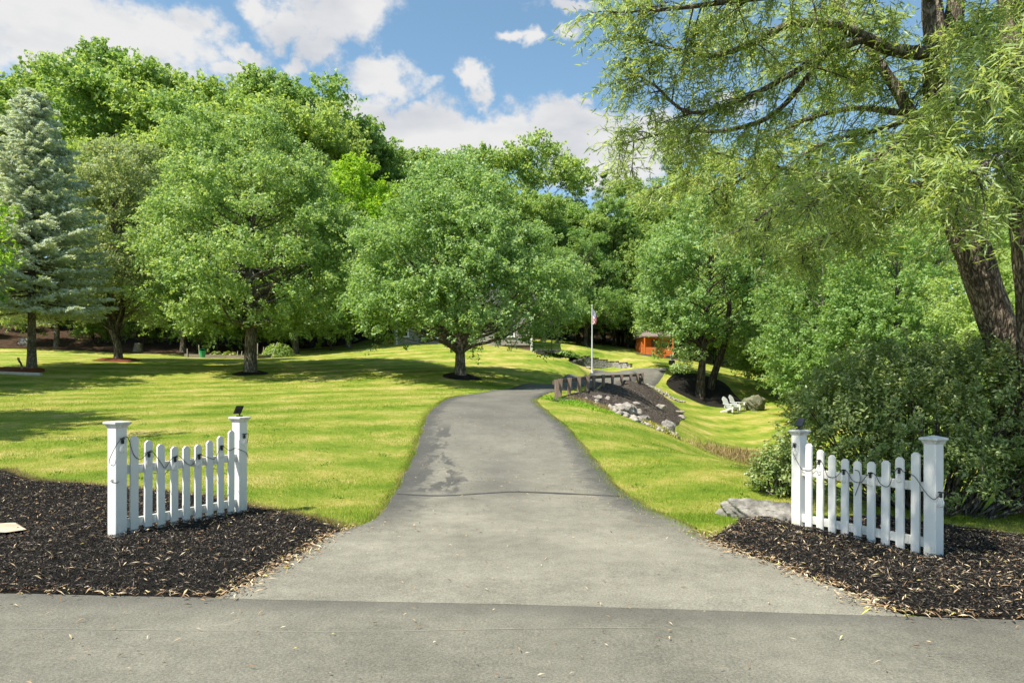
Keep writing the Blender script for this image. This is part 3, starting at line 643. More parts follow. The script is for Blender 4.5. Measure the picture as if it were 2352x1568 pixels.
def broadleaf(seed, prof, nb, rb, n_sh, sl, per, leaf, mat, trunk_r, height, bark='bark', surf=.85, sx=1, sy=1, nl=46, lean=(0, 0), stem_frac=.8, trunk_pts=None, shift=None, flat=.75, rise=.25, low=0):
    """meshes of one broadleaved tree standing at the origin: boughs set over the crown's body, leafy shoots over each bough"""
    g = np.random.default_rng(seed)
    B, u = in_profile(g, nb, prof, surf, sx, sy)
    B[:, 0] += lean[0]*B[:, 2]/height; B[:, 1] += lean[1]*B[:, 2]/height
    if shift is not None: B = shift(B)
    k = vnoise(np.arctan2(B[:, 1], B[:, 0])*2.2, B[:, 2]*.45, 1.0, seed); k2 = vnoise(np.arctan2(B[:, 1], B[:, 0])*1.1+5, B[:, 2]*.9, 1.0, seed+9); B[:, :2] *= (1+.15*k+.10*k2)[:, None]; B[:, 2] += .35*rb*k2
    Rb = rb*(.45+1.15*g.random(nb)**1.3); bi = g.choice(nb, n_sh, p=Rb**2/(Rb**2).sum())
    d = rdir(g, n_sh); d[:, 2] = np.where((d[:, 2] < -.25) & (g.random(n_sh) < .7), -d[:, 2], d[:, 2])
    cen = B[bi]+d*(Rb[bi]*(.5+.55*g.random(n_sh)))[:, None]*np.array([1, 1, flat])
    rad = cen.copy(); rad[:, 2] = 0; rad = unit(rad)
    ax = unit(d*.7+rad*.55+np.array([0, 0, rise])+rdir(g, n_sh)*.45)
    m = n_sh*per; idx = np.repeat(np.arange(n_sh), per); s = g.random(m)**.85; L_ = sl*(.55+.9*g.random(n_sh))
    w = (sl*.30*(1-.55*s)+.03)
    P = cen[idx]+ax[idx]*((s-.35)*L_[idx])[:, None]+rdir(g, m)*(w*np.cbrt(g.random(m)))[:, None]; P[:, 2] -= .22*L_[idx]*s**2
    Nr = np.array([-.08, -.08, .5])+ax[idx]*.2+rdir(g, m)*.95; D = ax[idx]*.7+rdir(g, m)*.7+np.array([0, 0, -.3])
    tint = .50*g.random(m)+.20*g.random(n_sh)[idx]+.16*s+.16*g.random(nb)[bi][idx]-.02
    ln = leaf*(.6+.8*g.random(m))
    cm = leaf_mesh('crown', P, Nr, D, ln, ln*(.58+.22*g.random(m)), mat, tint)
    mb = MB(); tp = trunk_pts or [(0, 0, -.25), (.02, 0, height*.12), (lean[0]*.25+.05, lean[1]*.25, height*.35), (lean[0]*stem_frac, lean[1]*stem_frac, height*stem_frac)]
    trunk_tube(mb, tp, [trunk_r, trunk_r*.86, trunk_r*.6, trunk_r*.1])
    hi = np.nonzero(B[:, 2] > prof[0][0]+.10*(prof[-1][0]-prof[0][0]))[0]; limbs(mb, g, B, tp[1], tp[-1], trunk_r, g.choice(hi, min(nl, len(hi)), replace=False), start=(.05, .95))
    limbs(mb, g, cen, tp[2], tp[-1], trunk_r*.35, g.choice(n_sh, min(nl, n_sh), replace=False), start=(.05, .95), sides=4, rt=.006)
    return mb.mesh('trunk', M[bark], True), cm

def put_tree(name, tm, cm, loc, rz, scale, label, group=None, cat='tree'):
    e = empty(name, loc, rz); e.scale = scale if hasattr(scale, '__len__') else (scale,)*3
    tagit(e, label, cat, group)
    obj('trunk', tm, e); obj('crown', cm, e); return e

# ---- the maple in the middle of the lawn
def s30(px, d=30): return px*d/FPX
def maple_shift(c):
    c[:, 0] -= .22*np.clip((c[:, 2]-3)/7, 0, 1)*1.5; return c
tm, cm = broadleaf(21, [(2.0,3.7),(2.5,4.35),(3.2,4.5),(4.2,4.3),(5.3,3.8),(6.4,3.05),(7.6,2.15),(8.6,1.3),(9.3,.5)], 230, .70, 3000, .85, 42, .112, M['maple'], .24, 9.8, nl=50, shift=maple_shift,
                   trunk_pts=[(0,0,-.25),(-.02,0,.6),(-.03,0,1.55),(-.2,.05,3.0),(-.5,.1,8.6)])
mb = MB(); trunk_tube(mb, [(.0,0,1.2),(.28,-.1,1.62),(.85,-.2,1.95),(1.6,-.25,2.5),(2.6,-.3,3.3)], [.13,.13,.11,.08,.03], sides=9, n=12, flare=1.0)
e = put_tree('maple_tree', tm, cm, TREES['maple'], 0.0, 1.0, 'round spreading maple at the centre of the lawn, low branch forking right, house behind it')
mb.build('branch', M['bark'], e, smooth=True)
# ---- the tall maple left of it
tm, cm = broadleaf(33, [(2.2,2.4),(2.8,3.8),(3.6,4.6),(5.0,4.8),(6.6,4.4),(8.2,3.7),(9.8,2.8),(11.3,1.8),(12.6,.7)], 260, .78, 3600, .85, 38, .122, M['maple'], .30, 13.2, nl=60)
put_tree('maple_tree', tm, cm, TREES['oak'], 1.1, 1.0, 'tall full maple with a stout pale trunk, second tree from the blue spruce')
# ---- the paler tree next to the spruce
def pear_shift(c): return c
tm, cm = broadleaf(45, [(2.0,.8),(2.8,1.6),(4.4,2.3),(6.7,2.45),(8.8,2.0),(10.6,1.2),(11.6,.3)], 80, .75, 1700, .8, 34, .12, M['pear'], .2, 12.0, nl=60,
                   trunk_pts=[(0,0,-.2),(-.05,0,.8),(-.35,0,1.7),(-.55,0,3.2),(-.2,0,9.5)])
mb = MB()
for q in ([(-.2,0,1.3),(.25,-.1,2.3),(.45,-.1,4.2),(.6,0,7.5)], [(-.1,0,1.1),(.0,.15,2.2),(.1,.2,4.5),(.0,.2,8)]): trunk_tube(mb, q, [.12,.11,.08,.02], sides=8, n=10, flare=1)
e = put_tree('maple_tree', tm, cm, TREES['pear'], 0.0, 1.0, 'narrow pale leaved maple with several dark stems, right beside the blue spruce')
mb.build('stem', M['bark_dark'], e, smooth=True)

# ---- blue spruce
def spruce(seed, height, r_base, z0, n_lev, mat, curve=.85, twigs=26, card=(.17,.05), barkm='bark_spruce', rt=.19, per=9, brn=(7,10), upturn=.10):
    g = np.random.default_rng(seed); P=[]; Nn=[]; D=[]; Tn=[]; LN=[]; mb = MB()
    trunk_tube(mb, [(0,0,-.2),(0,0,height*.4),(0,0,height)], [rt, rt*.7, .015], sides=12, n=14, flare=1.15)
    for z in np.linspace(z0, height-.25, n_lev):
        f = (z-z0)/(height-z0); Rr = r_base*(1-f)**curve+.12; nb = g.integers(*brn); a0 = g.random()*6.28
        for b in range(nb):
            a = a0+b*2*np.pi/nb+g.normal()*.15; Lb = Rr*(.74+.36*g.random()); zz = z+g.normal()*.10
            dirh = np.array([math.cos(a), math.sin(a), 0]); t = np.linspace(0, 1, 7)
            drop = (-.20*(1-f)+.35*f)
            q = dirh*Lb*t[:, None]+np.array([0, 0, 1])*(zz+drop*Lb*t+upturn*Lb*t**3)[:, None]
            mb.tube(q, np.linspace(.035*(1-f)+.012, .004, 7), 4, cap=False)
            side = np.array([-math.sin(a), math.cos(a), 0])
            nt = max(6, int(twigs*Lb/r_base+5)); tt = .12+.88*g.random(nt)**.75
            p0 = np.stack([np.interp(tt, t, q[:, k]) for k in range(3)], 1)
            sg = np.where(g.random(nt) < .5, -1, 1); tl = (.10+.30*Lb*(1-tt)**.8)*(.7+.6*g.random(nt))+.05
            td = unit(side[None]*sg[:, None]*(.85+.3*g.random(nt))[:, None]+dirh[None]*.75+np.array([0, 0, -.10])+g.normal(size=(nt, 3))*.10)
            s = (np.arange(per)+.5)/per
            pp = p0[:, None, :]+td[:, None, :]*tl[:, None, None]*s[None, :, None]; pp[..., 2] -= (.18*tl[:, None]*s[None]**2)
            m = nt*per; pp = pp.reshape(-1, 3)+g.normal(size=(m, 3))*.025
            P.append(pp); D.append(np.repeat(td, per, 0)+g.normal(size=(m, 3))*.45); Nn.append(np.array([-.1, -.2, .75])+g.normal(size=(m, 3))*.8); Tn.append(.45*g.random(m)+.25*g.random()+.3*np.repeat(tt, per)); LN.append(card[0]*(.7+.6*g.random(m)))
    P = np.vstack(P); LN = np.concatenate(LN)
    cm = leaf_mesh('crown', P, np.vstack(Nn), np.vstack(D), LN, LN*card[1]/card[0]*1.2, mat, np.concatenate(Tn), fold=.05)
    return mb.mesh('trunk', M[barkm], True), cm
tm, cm = spruce(7, 12.2, 3.4, 2.75, 40, M['spruce'], curve=.70, twigs=40, card=(.17,.050), per=11)
put_tree('spruce_tree', tm, cm, TREES['spruce'], .4, 1.0, 'blue grey spruce with a bare lower trunk at the left edge of the lawn')
print('heroes', len(cm.polygons))

# ---- woodland kinds, each built once and set out as single trees
KIND = {}
KIND['a'] = (broadleaf(101, [(6.5,1.6),(8,3.2),(11,4.2),(14,4.4),(17,3.6),(19.4,2.3),(20.8,.8)], 34, 1.75, 900, 1.6, 28, .30, M['forest'], .27, 22, 'bark_dark', nl=34), 22.0)
KIND['b'] = (broadleaf(102, [(8,1.2),(10,2.7),(13,3.5),(16,3.3),(19,2.8),(21.2,1.6),(22.4,.5)], 26, 1.6, 720, 1.6, 28, .28, M['forest'], .25, 23.6, 'bark_dark', nl=26), 23.6)
KIND['c'] = (broadleaf(103, [(9,1.5),(11,3.6),(13.5,4.9),(16,5.0),(18.5,4.0),(20.2,2.4),(21.0,.9)], 24, 1.75, 720, 1.6, 28, .30, M['forest'], .3, 22.1, 'bark_dark', nl=24), 22.1)
KIND['s'] = (broadleaf(104, [(10,.8),(12.5,2.4),(15.5,3.0),(18.5,2.4),(21,1.3),(22.5,.3)], 18, 1.0, 150, 1.2, 22, .26, M['forest'], .22, 22.5, 'bark', nl=18), 22.5)
KIND['low'] = (broadleaf(105, [(.8,1.8),(1.8,2.8),(3.4,3.2),(5.5,2.9),(7.4,2.0),(8.8,.9)], 50, 1.1, 850, 1.1, 30, .20, M['forest'], .14, 9.8, 'bark_dark', nl=24), 9.8)
KIND['y'] = (broadleaf(106, [(2.0,2.2),(3.4,3.6),(6.0,4.3),(9.0,3.9),(12,2.7),(13.8,1.2)], 70, 1.25, 1350, 1.15, 30, .20, M['bright'], .22, 15, 'bark', nl=40), 15.0)
KIND['m'] = (broadleaf(107, [(2.0,2.4),(3.2,3.8),(5.4,4.5),(8.0,4.4),(11,3.4),(13.2,1.8),(14,.6)], 75, 1.3, 1600, 1.15, 30, .19, M['forest'], .26, 15, 'bark', nl=50), 15.0)
def pine_kind():
    g = np.random.default_rng(9); cen = []; crs = []
    for z in np.linspace(9, 23.5, 15):
        f = (z-9)/14.5; Rr = 4.2*(1-f)**.7+.4
        for b in range(g.integers(4, 7)):
            a = g.random()*6.28; L_ = Rr*(.6+.5*g.random())
            for t in (.45, .7, .95):
                cen.append((L_*t*math.cos(a), L_*t*math.sin(a), z+.12*L_*t+g.normal()*.15)); crs.append(.75*(1-.4*f))
    cen = np.array(cen); crs = np.array(crs)
    P, Nr, D, idx = clump_leaves(g, cen, np.zeros(2), crs, 55, flat=.5, upness=.3, rnd=1.0); tint = .6*g.random(len(P))+.4*g.random(len(cen))[idx]
    cm = leaf_mesh('crown', P, Nr, D, .30*(.7+.6*g.random(len(P))), .09, M['pine'], tint)
    mb = MB(); trunk_tube(mb, [(0,0,-.3),(.1,0,8),(0,.1,16),(0,0,24)], [.3,.25,.15,.02]); limbs(mb, g, cen, (0,0,5), (0,0,24), .25, range(2, len(cen), 3), start=(.1, 1), wob=.03)
    return mb.mesh('trunk', M['bark_dark'], True), cm
KIND['p'] = (pine_kind(), 24.3)

def wood(kind, dx, depth, toprow, label, group=None, width=1.0, name=None, seed=0, base=None):
    """one tree of a kind: where it stands, and how tall it is"""
    (tm, cm), h0 = KIND[kind]; x = (dx-1176)/FPX*depth; z = h1(x, depth); top = CAM_H-(toprow-HOR)/FPX*depth
    s = max(.25, (top-z)/h0); nm = name or {'p': 'pine_tree', 'low': 'understorey_tree', 'y': 'bright_tree'}.get(kind, 'forest_tree')
    return put_tree(nm, tm, cm, (x, depth, z-.05), (dx*.37+depth) % 6.28, (s*width, s*width, s), label, group)

LBL = [  # skyline on the left hill, from the left edge to the middle
 ('c',20,60,122,'rounded forest crown at the far left of the skyline'),
 ('a',125,66,126,'forest tree behind the tip of the blue spruce, second crown on the left skyline'),
 ('b',205,62,118,'broad crown with small sky holes right above the blue spruce tip'),
 ('a',285,58,110,'highest crown on the left skyline, with a sky gap on its left'),
 ('c',385,62,138,'ragged dark crown stepping down right of the highest skyline tree'),
 ('s',505,66,172,'thin half bare tree with pale branches on the left skyline'),
 ('p',580,72,190,'slim pointed evergreen tip right of the half bare tree'),
 ('b',640,66,205,'small rounded crown between the pointed tip and the double crown'),
 ('c',705,60,188,'double rounded crown at the right end of the left skyline ridge'),
 ('a',770,62,255,'dark crown on the falling skyline right of the double crown'),
 ('b',840,70,325,'low crown in the dip of the skyline above the bright green tree'),
 ('c',925,74,332,'flat topped crown in the middle of the dip of the skyline'),
 ('a',1010,78,352,'crown just behind the top of the central maple'),
 ('c',1125,70,308,'tall oak like crown with sky showing through, behind the right shoulder of the central maple'),
 ('c',1228,73,318,'airy tree with open branches, right of the tall oak like crown'),
 ('p',1322,86,405,'dark pine tip left of the tallest pine beside the white cloud'),
 ('p',1385,84,390,'tallest pine top standing against the white cloud right of centre'),
 ('p',1545,76,285,'dark pine rising behind the left end of the willow branches'),
 ('b',1455,80,425,'rounded crown low on the skyline between the tallest pine and the willow'),
]
for i, (k, x, d, t, l) in enumerate(LBL): wood(k, x, d, t, l, 'trees on the woodland skyline')
LBL2 = [
 ('y',800,50,352,'bright yellow green tree between the tall left maple and the central maple'),
 ('a',340,50,285,'woodland tree behind the narrow pale maple'),
 ('low',760,48.5,600,'dark tree with a black trunk between the two lawn maples'),
 ('m',1345,62,520,'bright rounded tree at the wood edge left of the flagpole top'),
 ('b',1410,66,470,'tall bare stemmed tree right above the flagpole'),
 ('m',1480,66,500,'leafy tree behind the orange playhouse, left of the twin stemmed tree'),
 ('m',1650,68,430,'tall tree behind the twin stemmed tree'),
 ('m',2060,32,455,'sunlit light green tree behind the willow trunk'),
 ('m',1890,36,520,'drooping green tree between the lawn chairs and the holly bush'),
 ('m',2250,26,560,'green tree low behind the two willow trunks'),
 ('low',1760,60,700,'small tree in front of the wooden fence at the far lawn'),
]
for (k, x, d, t, l) in LBL2: wood(k, x, d, t, l)
g = np.random.default_rng(77)
# the rest of the wood, tree by tree
inner = [('a',440,57,160),('c',545,60,180),('b',620,57,195),('a',500,54,190),('c',580,52,215),('a',665,53,215),('a',740,57,270),('c',830,60,345),('b',910,62,355),('a',1290,70,440),('a',1330,66,470),('m',1280,60,560),('m',1420,74,520),('m',1540,72,480),('m',1710,62,520),('m',1790,46,560),('m',1960,44,480),('m',2160,38,470),('m',130,46,420),('m',420,47,420),('m',680,47,430),('a',790,66,300),('c',870,68,345),('b',960,72,350),('low',1300,95,560),('low',1360,105,580),('low',1420,100,570),('low',1480,95,560),('low',1560,100,540),('low',1660,95,540),('low',1760,90,540),('low',1240,90,560),('low',1600,110,480),('low',1700,110,480),('a',-60,52,190),('b',-140,62,120),('c',90,52,330),('a',210,50,330),('b',470,54,300),('a',560,50,380),('b',660,54,330),('c',880,58,420),('a',960,62,430),('b',1060,66,420),('a',1160,66,430),('b',1250,64,460),('b',1300,72,480),('a',1360,78,500),
         ('b',1430,74,520),('a',1500,70,440),('c',1570,78,400),('b',1620,84,370),('a',1700,80,400),('c',1770,74,380),('b',1840,84,420),('a',1920,70,440),('c',2000,62,430),('b',2100,58,420),('a',2200,52,430),('c',2300,56,400),('a',2420,46,350),('b',1820,52,480),
         ('a',-250,70,80),('c',-300,56,160),('b',1000,90,400),('a',1100,95,420),('c',1200,92,430),('b',1280,96,470),('a',1340,100,480),('b',1400,104,500),('a',1480,98,460),('b',1560,100,440),('a',700,74,330),('b',800,82,380),('c',430,70,250),('a',320,72,200),('b',60,72,180)]
for (k, x, d, t) in inner:
    where = next(w for lim, w in ((200, 'behind the blue spruce at far left'), (420, 'behind the narrow pale maple'), (720, 'behind the tall left maple'), (900, 'in the dip behind the bright green tree'), (1270, 'behind the central maple'), (1500, 'behind the flagpole'), (1720, 'behind the twin stemmed tree'), (9999, 'far behind the willow')) if x < lim)
    kindw = {'m': 'rounded', 'a': 'full crowned', 'b': 'slender', 'c': 'broad topped', 'low': 'low bushy'}[k]
    wood(k, x, d, t, kindw+' woodland tree deep in the wood '+where, 'trees in the mass of the wood')
edge = [(-40,47,690),(40,50,700),(130,52,680),(215,48,690),(330,49,660),(420,50,640),(500,48,660),(560,51,640),(640,49,650),(700,51,620),(820,56,640),(900,60,640),(1290,70,690),(1340,76,700),(1390,80,690),(1440,78,700),(1490,74,690),(1640,70,700),(1700,80,680),(1790,62,680),(1860,50,690),(1930,44,700),(2010,36,690),(2100,30,690),(2200,26,700),(2330,24,640),(2420,24,560)]
for (x, d, t) in edge:
    where = next(w for lim, w in ((230, 'behind the blue spruce'), (470, 'left of the garden stakes'), (600, 'behind the garden stakes'), (850, 'right of the tall left maple trunk'), (1280, 'behind the house'), (1500, 'in the shade behind the flagpole'), (1800, 'near the grey board fence'), (9999, 'behind the holly bush')) if x < lim)
    wood('low', x, d, t, 'low leafy sapling at the wood edge '+where, 'saplings along the wood edge', width=1.1)
# bare stems seen in the shade of the wood right of the house
g = np.random.default_rng(5)
for (x, d, w) in ((1325,66,.20),(1345,70,.24),(1352,64,.15),(1385,68,.30),(1442,66,.17),(1305,72,.2),(1465,74,.2),(1410,78,.22)): 
    (tm, cm), h0 = KIND['b']; X = (x-1176)/FPX*d
    wood('b', x, d, 500+g.integers(0, 60), 'tall straight stem in the shade of the wood behind the flagpole', 'stems in the wood behind the flagpole', width=.9)

# ---- twin stemmed tree by the chairs
tp = TREES['twin']
tm, cm = broadleaf(61, [(4.2,1.6),(5.2,3.2),(7.0,3.9),(9.0,3.8),(10.8,2.9),(12.2,1.2)], 80, 1.1, 1500, 1.0, 32, .165, M['maple'], .29, 13, 'bark_dark', nl=40, lean=(.9, .2),
                   trunk_pts=[(0,0,-.4),(.05,0,1.2),(.22,0,3.0),(.5,.1,5.5),(.9,.2,10.5)])
mb = MB(); trunk_tube(mb, [(.95,1.2,-.2),(1.3,1.2,1.6),(1.95,1.2,3.6),(2.3,1.2,6.0),(2.4,1.2,9.5)], [.25,.23,.19,.15,.04], sides=10, n=14, flare=1.2)
e = put_tree('twin_tree', tm, cm, tp, 0, 1.0, 'dark twin stemmed tree in a black mulch ring above the lawn chairs')
mb.build('stem', M['bark_dark'], e, smooth=True)
# low bough on its left, hanging over the lawn before the playhouse
gg = np.random.default_rng(3); cen = np.array([(-.9,-.4,2.6),(-1.4,-.3,3.0),(-.7,-.6,3.0),(-1.8,-.2,3.4),(-1.1,-.5,2.2),(-1.5,-.4,2.0),(2.7,-.1,3.6),(3.3,0,3.4),(3.4,.2,4.0)]); cen = np.vstack([cen, cen+gg.normal(size=cen.shape)*.3])
P, Nr, D, idx = clump_leaves(gg, cen, np.zeros(2), np.full(len(cen), .5), 85); obj('bough', leaf_mesh('bough', P, Nr, D, .15*(.7+.6*gg.random(len(P))), .10, M['maple'], .3+.7*gg.random(len(P))), e)
cen = np.array([at(*q)-np.array(tp) for q in ((1565,715,46),(1545,735,46.5),(1528,755,47),(1517,785,47.5),(1512,808,47.5),(1490,720,48),(1468,705,48),(1500,690,47.5),(1530,695,47),(1475,735,48.5),(1462,760,48.5),(1545,700,46.5),(1505,745,47.5),(1490,748,48.5),(1520,735,48),(1538,748,48),(1552,756,47.5),(1478,752,49),(1506,728,48),(1560,740,47),(1485,742,50),(1500,752,50),(1515,748,50),(1530,756,50),(1545,742,50),(1470,744,50),(1555,768,49))]); cen = np.vstack([cen, cen+gg.normal(size=cen.shape)*.22])
P, Nr, D, idx = clump_leaves(gg, cen, np.zeros(2), np.full(len(cen), .5), 95); obj('bough', leaf_mesh('bough', P, Nr, D, .15*(.7+.6*gg.random(len(P))), .10, M['maple'], .2+.7*gg.random(len(P))), e)
# ---- tree out of the picture on the left, one bough reaching in
x0, y0 = -17.8, 12.2; e = put_tree('bright_tree', *KIND['y'][0], (x0, y0, h1(x0, y0)-.1), 2.0, (.72, .72, .80), 'bright leaved bough reaching in at the left edge of the picture')
gb = np.random.default_rng(17); cb = np.array([at(*q) for q in ((4,478,13),(18,505,13),(6,530,13.1),(22,560,13),(10,590,12.9),(-25,515,13),(-45,550,13.2),(-80,510,13.2),(-20,575,13),(-110,540,13.2),(8,608,12.9))]); cb = np.vstack([cb, cb+gb.normal(size=cb.shape)*np.array([.10,.3,.12])])-np.array([x0, y0, h1(x0, y0)-.1])
P, Nr, D, idx = clump_leaves(gb, cb/np.array([.72,.72,.8]), np.zeros(2), np.full(len(cb), .26), 36); ca, sa = math.cos(-2.0), math.sin(-2.0); RZ = np.array([[ca,-sa,0],[sa,ca,0],[0,0,1]])
obj('bough', leaf_mesh('bough', P @ RZ.T, Nr @ RZ.T, D @ RZ.T, .12*(.7+.6*gb.random(len(P))), .06, M['bright'], gb.random(len(P))), e)['kind'] = 'stuff'
mb = MB(); tip = cb[3]/np.array([.72,.72,.8]); mb.tube(spline(np.array([(0,0,4.0), tip*.4+np.array([0,0,2.6]), tip*.75+np.array([0,0,1.0]), tip]), 12) @ RZ.T, np.linspace(.08,.01,12), 6); mb.build('branch', M['bark'], e)
x0, y0 = -24.5, 23.0; e = put_tree('forest_tree', *KIND['m'][0], (x0, y0, h1(x0, y0)-.1), 1.0, (.95, .95, .9), 'tree beyond the left edge whose shadow lies across the lawn')
# ---------------------------------------------------------------- willow at the right
def willow():
    g = np.random.default_rng(15)
    mb = MB(); mt = MB()
    pl = lambda L_: np.array([at(*p) for p in L_])
    T1 = pl([(2345,1060,11),(2318,860,11),(2290,740,11),(2240,600,11),(2195,480,11),(2165,380,11),(2152,250,11),(2150,120,11),(2140,0,11),(2120,-220,11.2)]); T1[0, 2] = h1(T1[0, 0], 11)-.2
    T2 = pl([(2405,1060,10.2),(2378,740,10.2),(2358,500,10.2),(2338,300,10.2),(2325,100,10.3),(2300,-200,10.4)]); T2[0, 2] = h1(T2[0, 0], 10.2)-.2
    T3 = pl([(2158,150,11),(2192,40,11),(2200,-60,11),(2215,-260,11)])
    base = np.array([T1[0, 0], 11, h1(T1[0, 0], 11)])
    def stem(P, r, n=30, sides=16):
        q = spline(P-base, n); rr = np.interp(np.linspace(0, 1, n), np.linspace(0, 1, len(r)), r); V, F = tube(q, rr, sides)
        k = np.tile(np.arange(sides), n); zz = np.repeat(np.arange(n), sides)
        V = V+(V-np.repeat(q, sides, 0))*(.07*np.sin(k*2.4+zz*.35)+.05*g.normal(size=len(V)))[:, None]; mt.add(V, F)
    stem(T1, [.33,.27,.245,.235,.23,.22,.20,.17,.14,.1]); stem(T2, [.26,.23,.21,.20,.17,.12]); stem(T3, [.14,.14,.12,.08], 10, 10)
    LIMB = [([(2165,117,11),(2101,122,10.9),(2038,110,10.7),(1989,88,10.6),(1920,60,10.4),(1820,55,10.2),(1730,98,10),(1640,128,10),(1545,112,10),(1440,80,10)], .12, .012, 1.0),
      ([(2140,350,11),(2091,263,11.1),(2062,210,11.2),(2023,151,11.2),(1980,90,11.4),(1930,10,11.6),(1880,-80,12)], .12, .04, .8),
      ([(2185,425,11),(2111,425,10.6),(2048,439,10.2),(1974,444,9.8),(1877,449,9.5),(1790,470,9.3),(1720,520,9.2)], .07, .01, .9),
      ([(2170,400,11),(2080,400,11.5),(1980,410,12),(1880,400,12.5),(1760,380,13),(1640,350,13.3),(1530,335,13.5)], .08, .01, 1.2),
      ([(2150,440,10.8),(2060,480,10.4),(1974,527,10.2),(1891,541,10),(1830,590,9.9)], .04, .008, .7),
      ([(1989,88,10.6),(1900,120,10.3),(1800,180,10.2),(1700,230,10.1),(1584,259,10),(1501,195,10),(1420,150,10)], .06, .008, .9),
      ([(1900,120,10.3),(1780,260,10.5),(1660,300,10.8),(1560,300,11),(1470,320,11),(1420,335,11)], .05, .008, 1.0),
      ([(2140,-40,11),(2000,-50,10),(1850,-20,9.5),(1700,0,9.5),(1550,20,9.5),(1400,30,9.8)], .09, .01, 1.1),
      ([(2152,250,11),(2120,270,9.5),(2060,330,8.3),(1980,380,7.6),(1900,430,7.2)], .05, .008, .8),
      ([(2345,400,10.2),(2335,360,8.8),(2300,350,7.8),(2260,380,7.2),(2220,400,7.0)], .05, .008, .8),
      ([(2330,200,10.2),(2330,150,8.8),(2300,160,7.8),(2240,210,7.2)], .05, .008, .8),
      ([(2150,120,11),(2220,60,9.8),(2260,80,8.8),(2290,150,8.2)], .04, .008, .7),
      ([(2091,263,11.1),(1950,250,12),(1800,300,12.5),(1700,400,13),(1620,450,13.2)], .06, .01, 1.3),
      ([(2023,151,11.2),(1920,170,12),(1820,120,12.5),(1700,60,13),(1600,-10,13)], .05, .008, 1.2),
      ([(1760,380,13),(1680,420,13.4),(1580,420,13.6),(1500,430,13.6)], .03, .006, .8),
      ([(2152,250,11),(2010,300,11),(1890,330,11),(1780,400,11.2)], .05, .008, 1.0),
      ([(2140,0,11),(1950,-160,8.5),(1700,-330,7.4),(1480,-460,6.9),(1260,-480,6.3)], .07, .01, 1.0),  # overhead limbs out of view from here, added to dapple the right fence
      ([(1700,-330,7.4),(1560,-480,6.3),(1430,-640,5.4),(1350,-800,4.7),(1330,-1000,4.2)], .05, .01, 1.1),
      ([(1480,-460,6.9),(1330,-620,5.6),(1230,-800,4.8)], .04, .01, 1.1),
      ([(1560,-480,6.3),(1640,-700,5.2),(1620,-900,4.4)], .04, .01, 1.1),
      ([(1950,-160,8.5),(1720,-260,8.6),(1480,-330,8.4),(1280,-320,8.0)], .05, .01, 1.0),
      ([(2140,-60,11),(2200,-250,8.5),(2100,-500,7.0),(1900,-560,6.5)], .07, .01, 1.0),
      ([(2325,50,10.3),(2420,-60,9),(2480,-40,8.2)], .05, .01, .8),
      ([(2345,300,10.2),(2440,250,9),(2480,330,8)], .05, .01, .8)]
    P = []; Nn = []; D = []; T = []; LN = []
    def twig(p, d, ln, n):
        t = np.linspace(0, 1, 6); q = p+d*ln*t[:, None]; q[:, 2] -= .25*ln*t**2
        mb.tube(q[::2]-base, np.linspace(.005, .002, 3), 3, cap=False)
        s = (np.arange(n)+g.random(n)*.6)/n; pos = np.stack([np.interp(s, t, q[:, k]) for k in range(3)], 1)
        tan = unit(np.stack([np.interp(s, t, np.gradient(q[:, k])) for k in range(3)], 1))
        side = unit(np.cross(tan, np.array([0, 0, 1.0]))+g.normal(size=(n, 3))*.5)*np.where(np.arange(n) % 2, 1, -1)[:, None]
        ld = unit(tan*.65+side*.75+np.array([0, 0, -.30])+g.normal(size=(n, 3))*.32); l_ = (.115+.065*g.random(n))
        P.append(pos+ld*l_[:, None]*.5); D.append(ld); Nn.append(np.array([-.15, -.1, .9])+g.normal(size=(n, 3))*.6); T.append(.6*g.random(n)+.4*g.random()); LN.append(l_)
    for (pp, r0, r1, w) in LIMB:
        L_ = spline(pl(pp), 40); mb.tube(L_-base, np.linspace(r0, r1, 40), 8, cap=False)
        seg = np.linalg.norm(np.diff(L_, axis=0), axis=1).sum(); ns = int(seg*5.4)
        for k in range(ns):
            f = .12+.88*(k+g.random())/ns; i = min(int(f*39), 38); p = L_[i]; tan = unit(L_[i+1]-L_[i])
            sd = unit(tan*.55+rdir(g, 1)[0]*np.array([1, 1, .55])+np.array([0, 0, -.12])); ln = w*(.45+.65*g.random())*(1-.35*f)
            t = np.linspace(0, 1, 7); q = p+sd*ln*t[:, None]; q[:, 2] -= .22*ln*t**2
            mb.tube(q-base, np.linspace(.014, .004, 7), 4, cap=False)
            for j in range(g.integers(7, 11)):
                u = .2+.8*g.random(); pq = np.array([np.interp(u, t, q[:, c]) for c in range(3)])
                twig(pq, unit(sd*.6+rdir(g, 1)[0]*.85+np.array([0, 0, -.18])), .28+.38*g.random(), g.integers(13, 22))
    P = np.vstack(P)-base; LN = np.concatenate(LN)
    cm = leaf_mesh('crown', P, np.vstack(Nn), np.vstack(D), LN, LN*.145, M['willow'], np.concatenate(T), fold=.1)
    e = empty('willow_tree', base); tagit(e, 'big willow with rough leaning trunks and narrow leaves arching over from the right', 'tree')
    obj('trunk', mt.mesh('trunk', M['bark_willow'], True), e); obj('branch', mb.mesh('branch', M['bark'], True), e); obj('crown', cm, e)
    print('willow leaves', len(P))
willow()

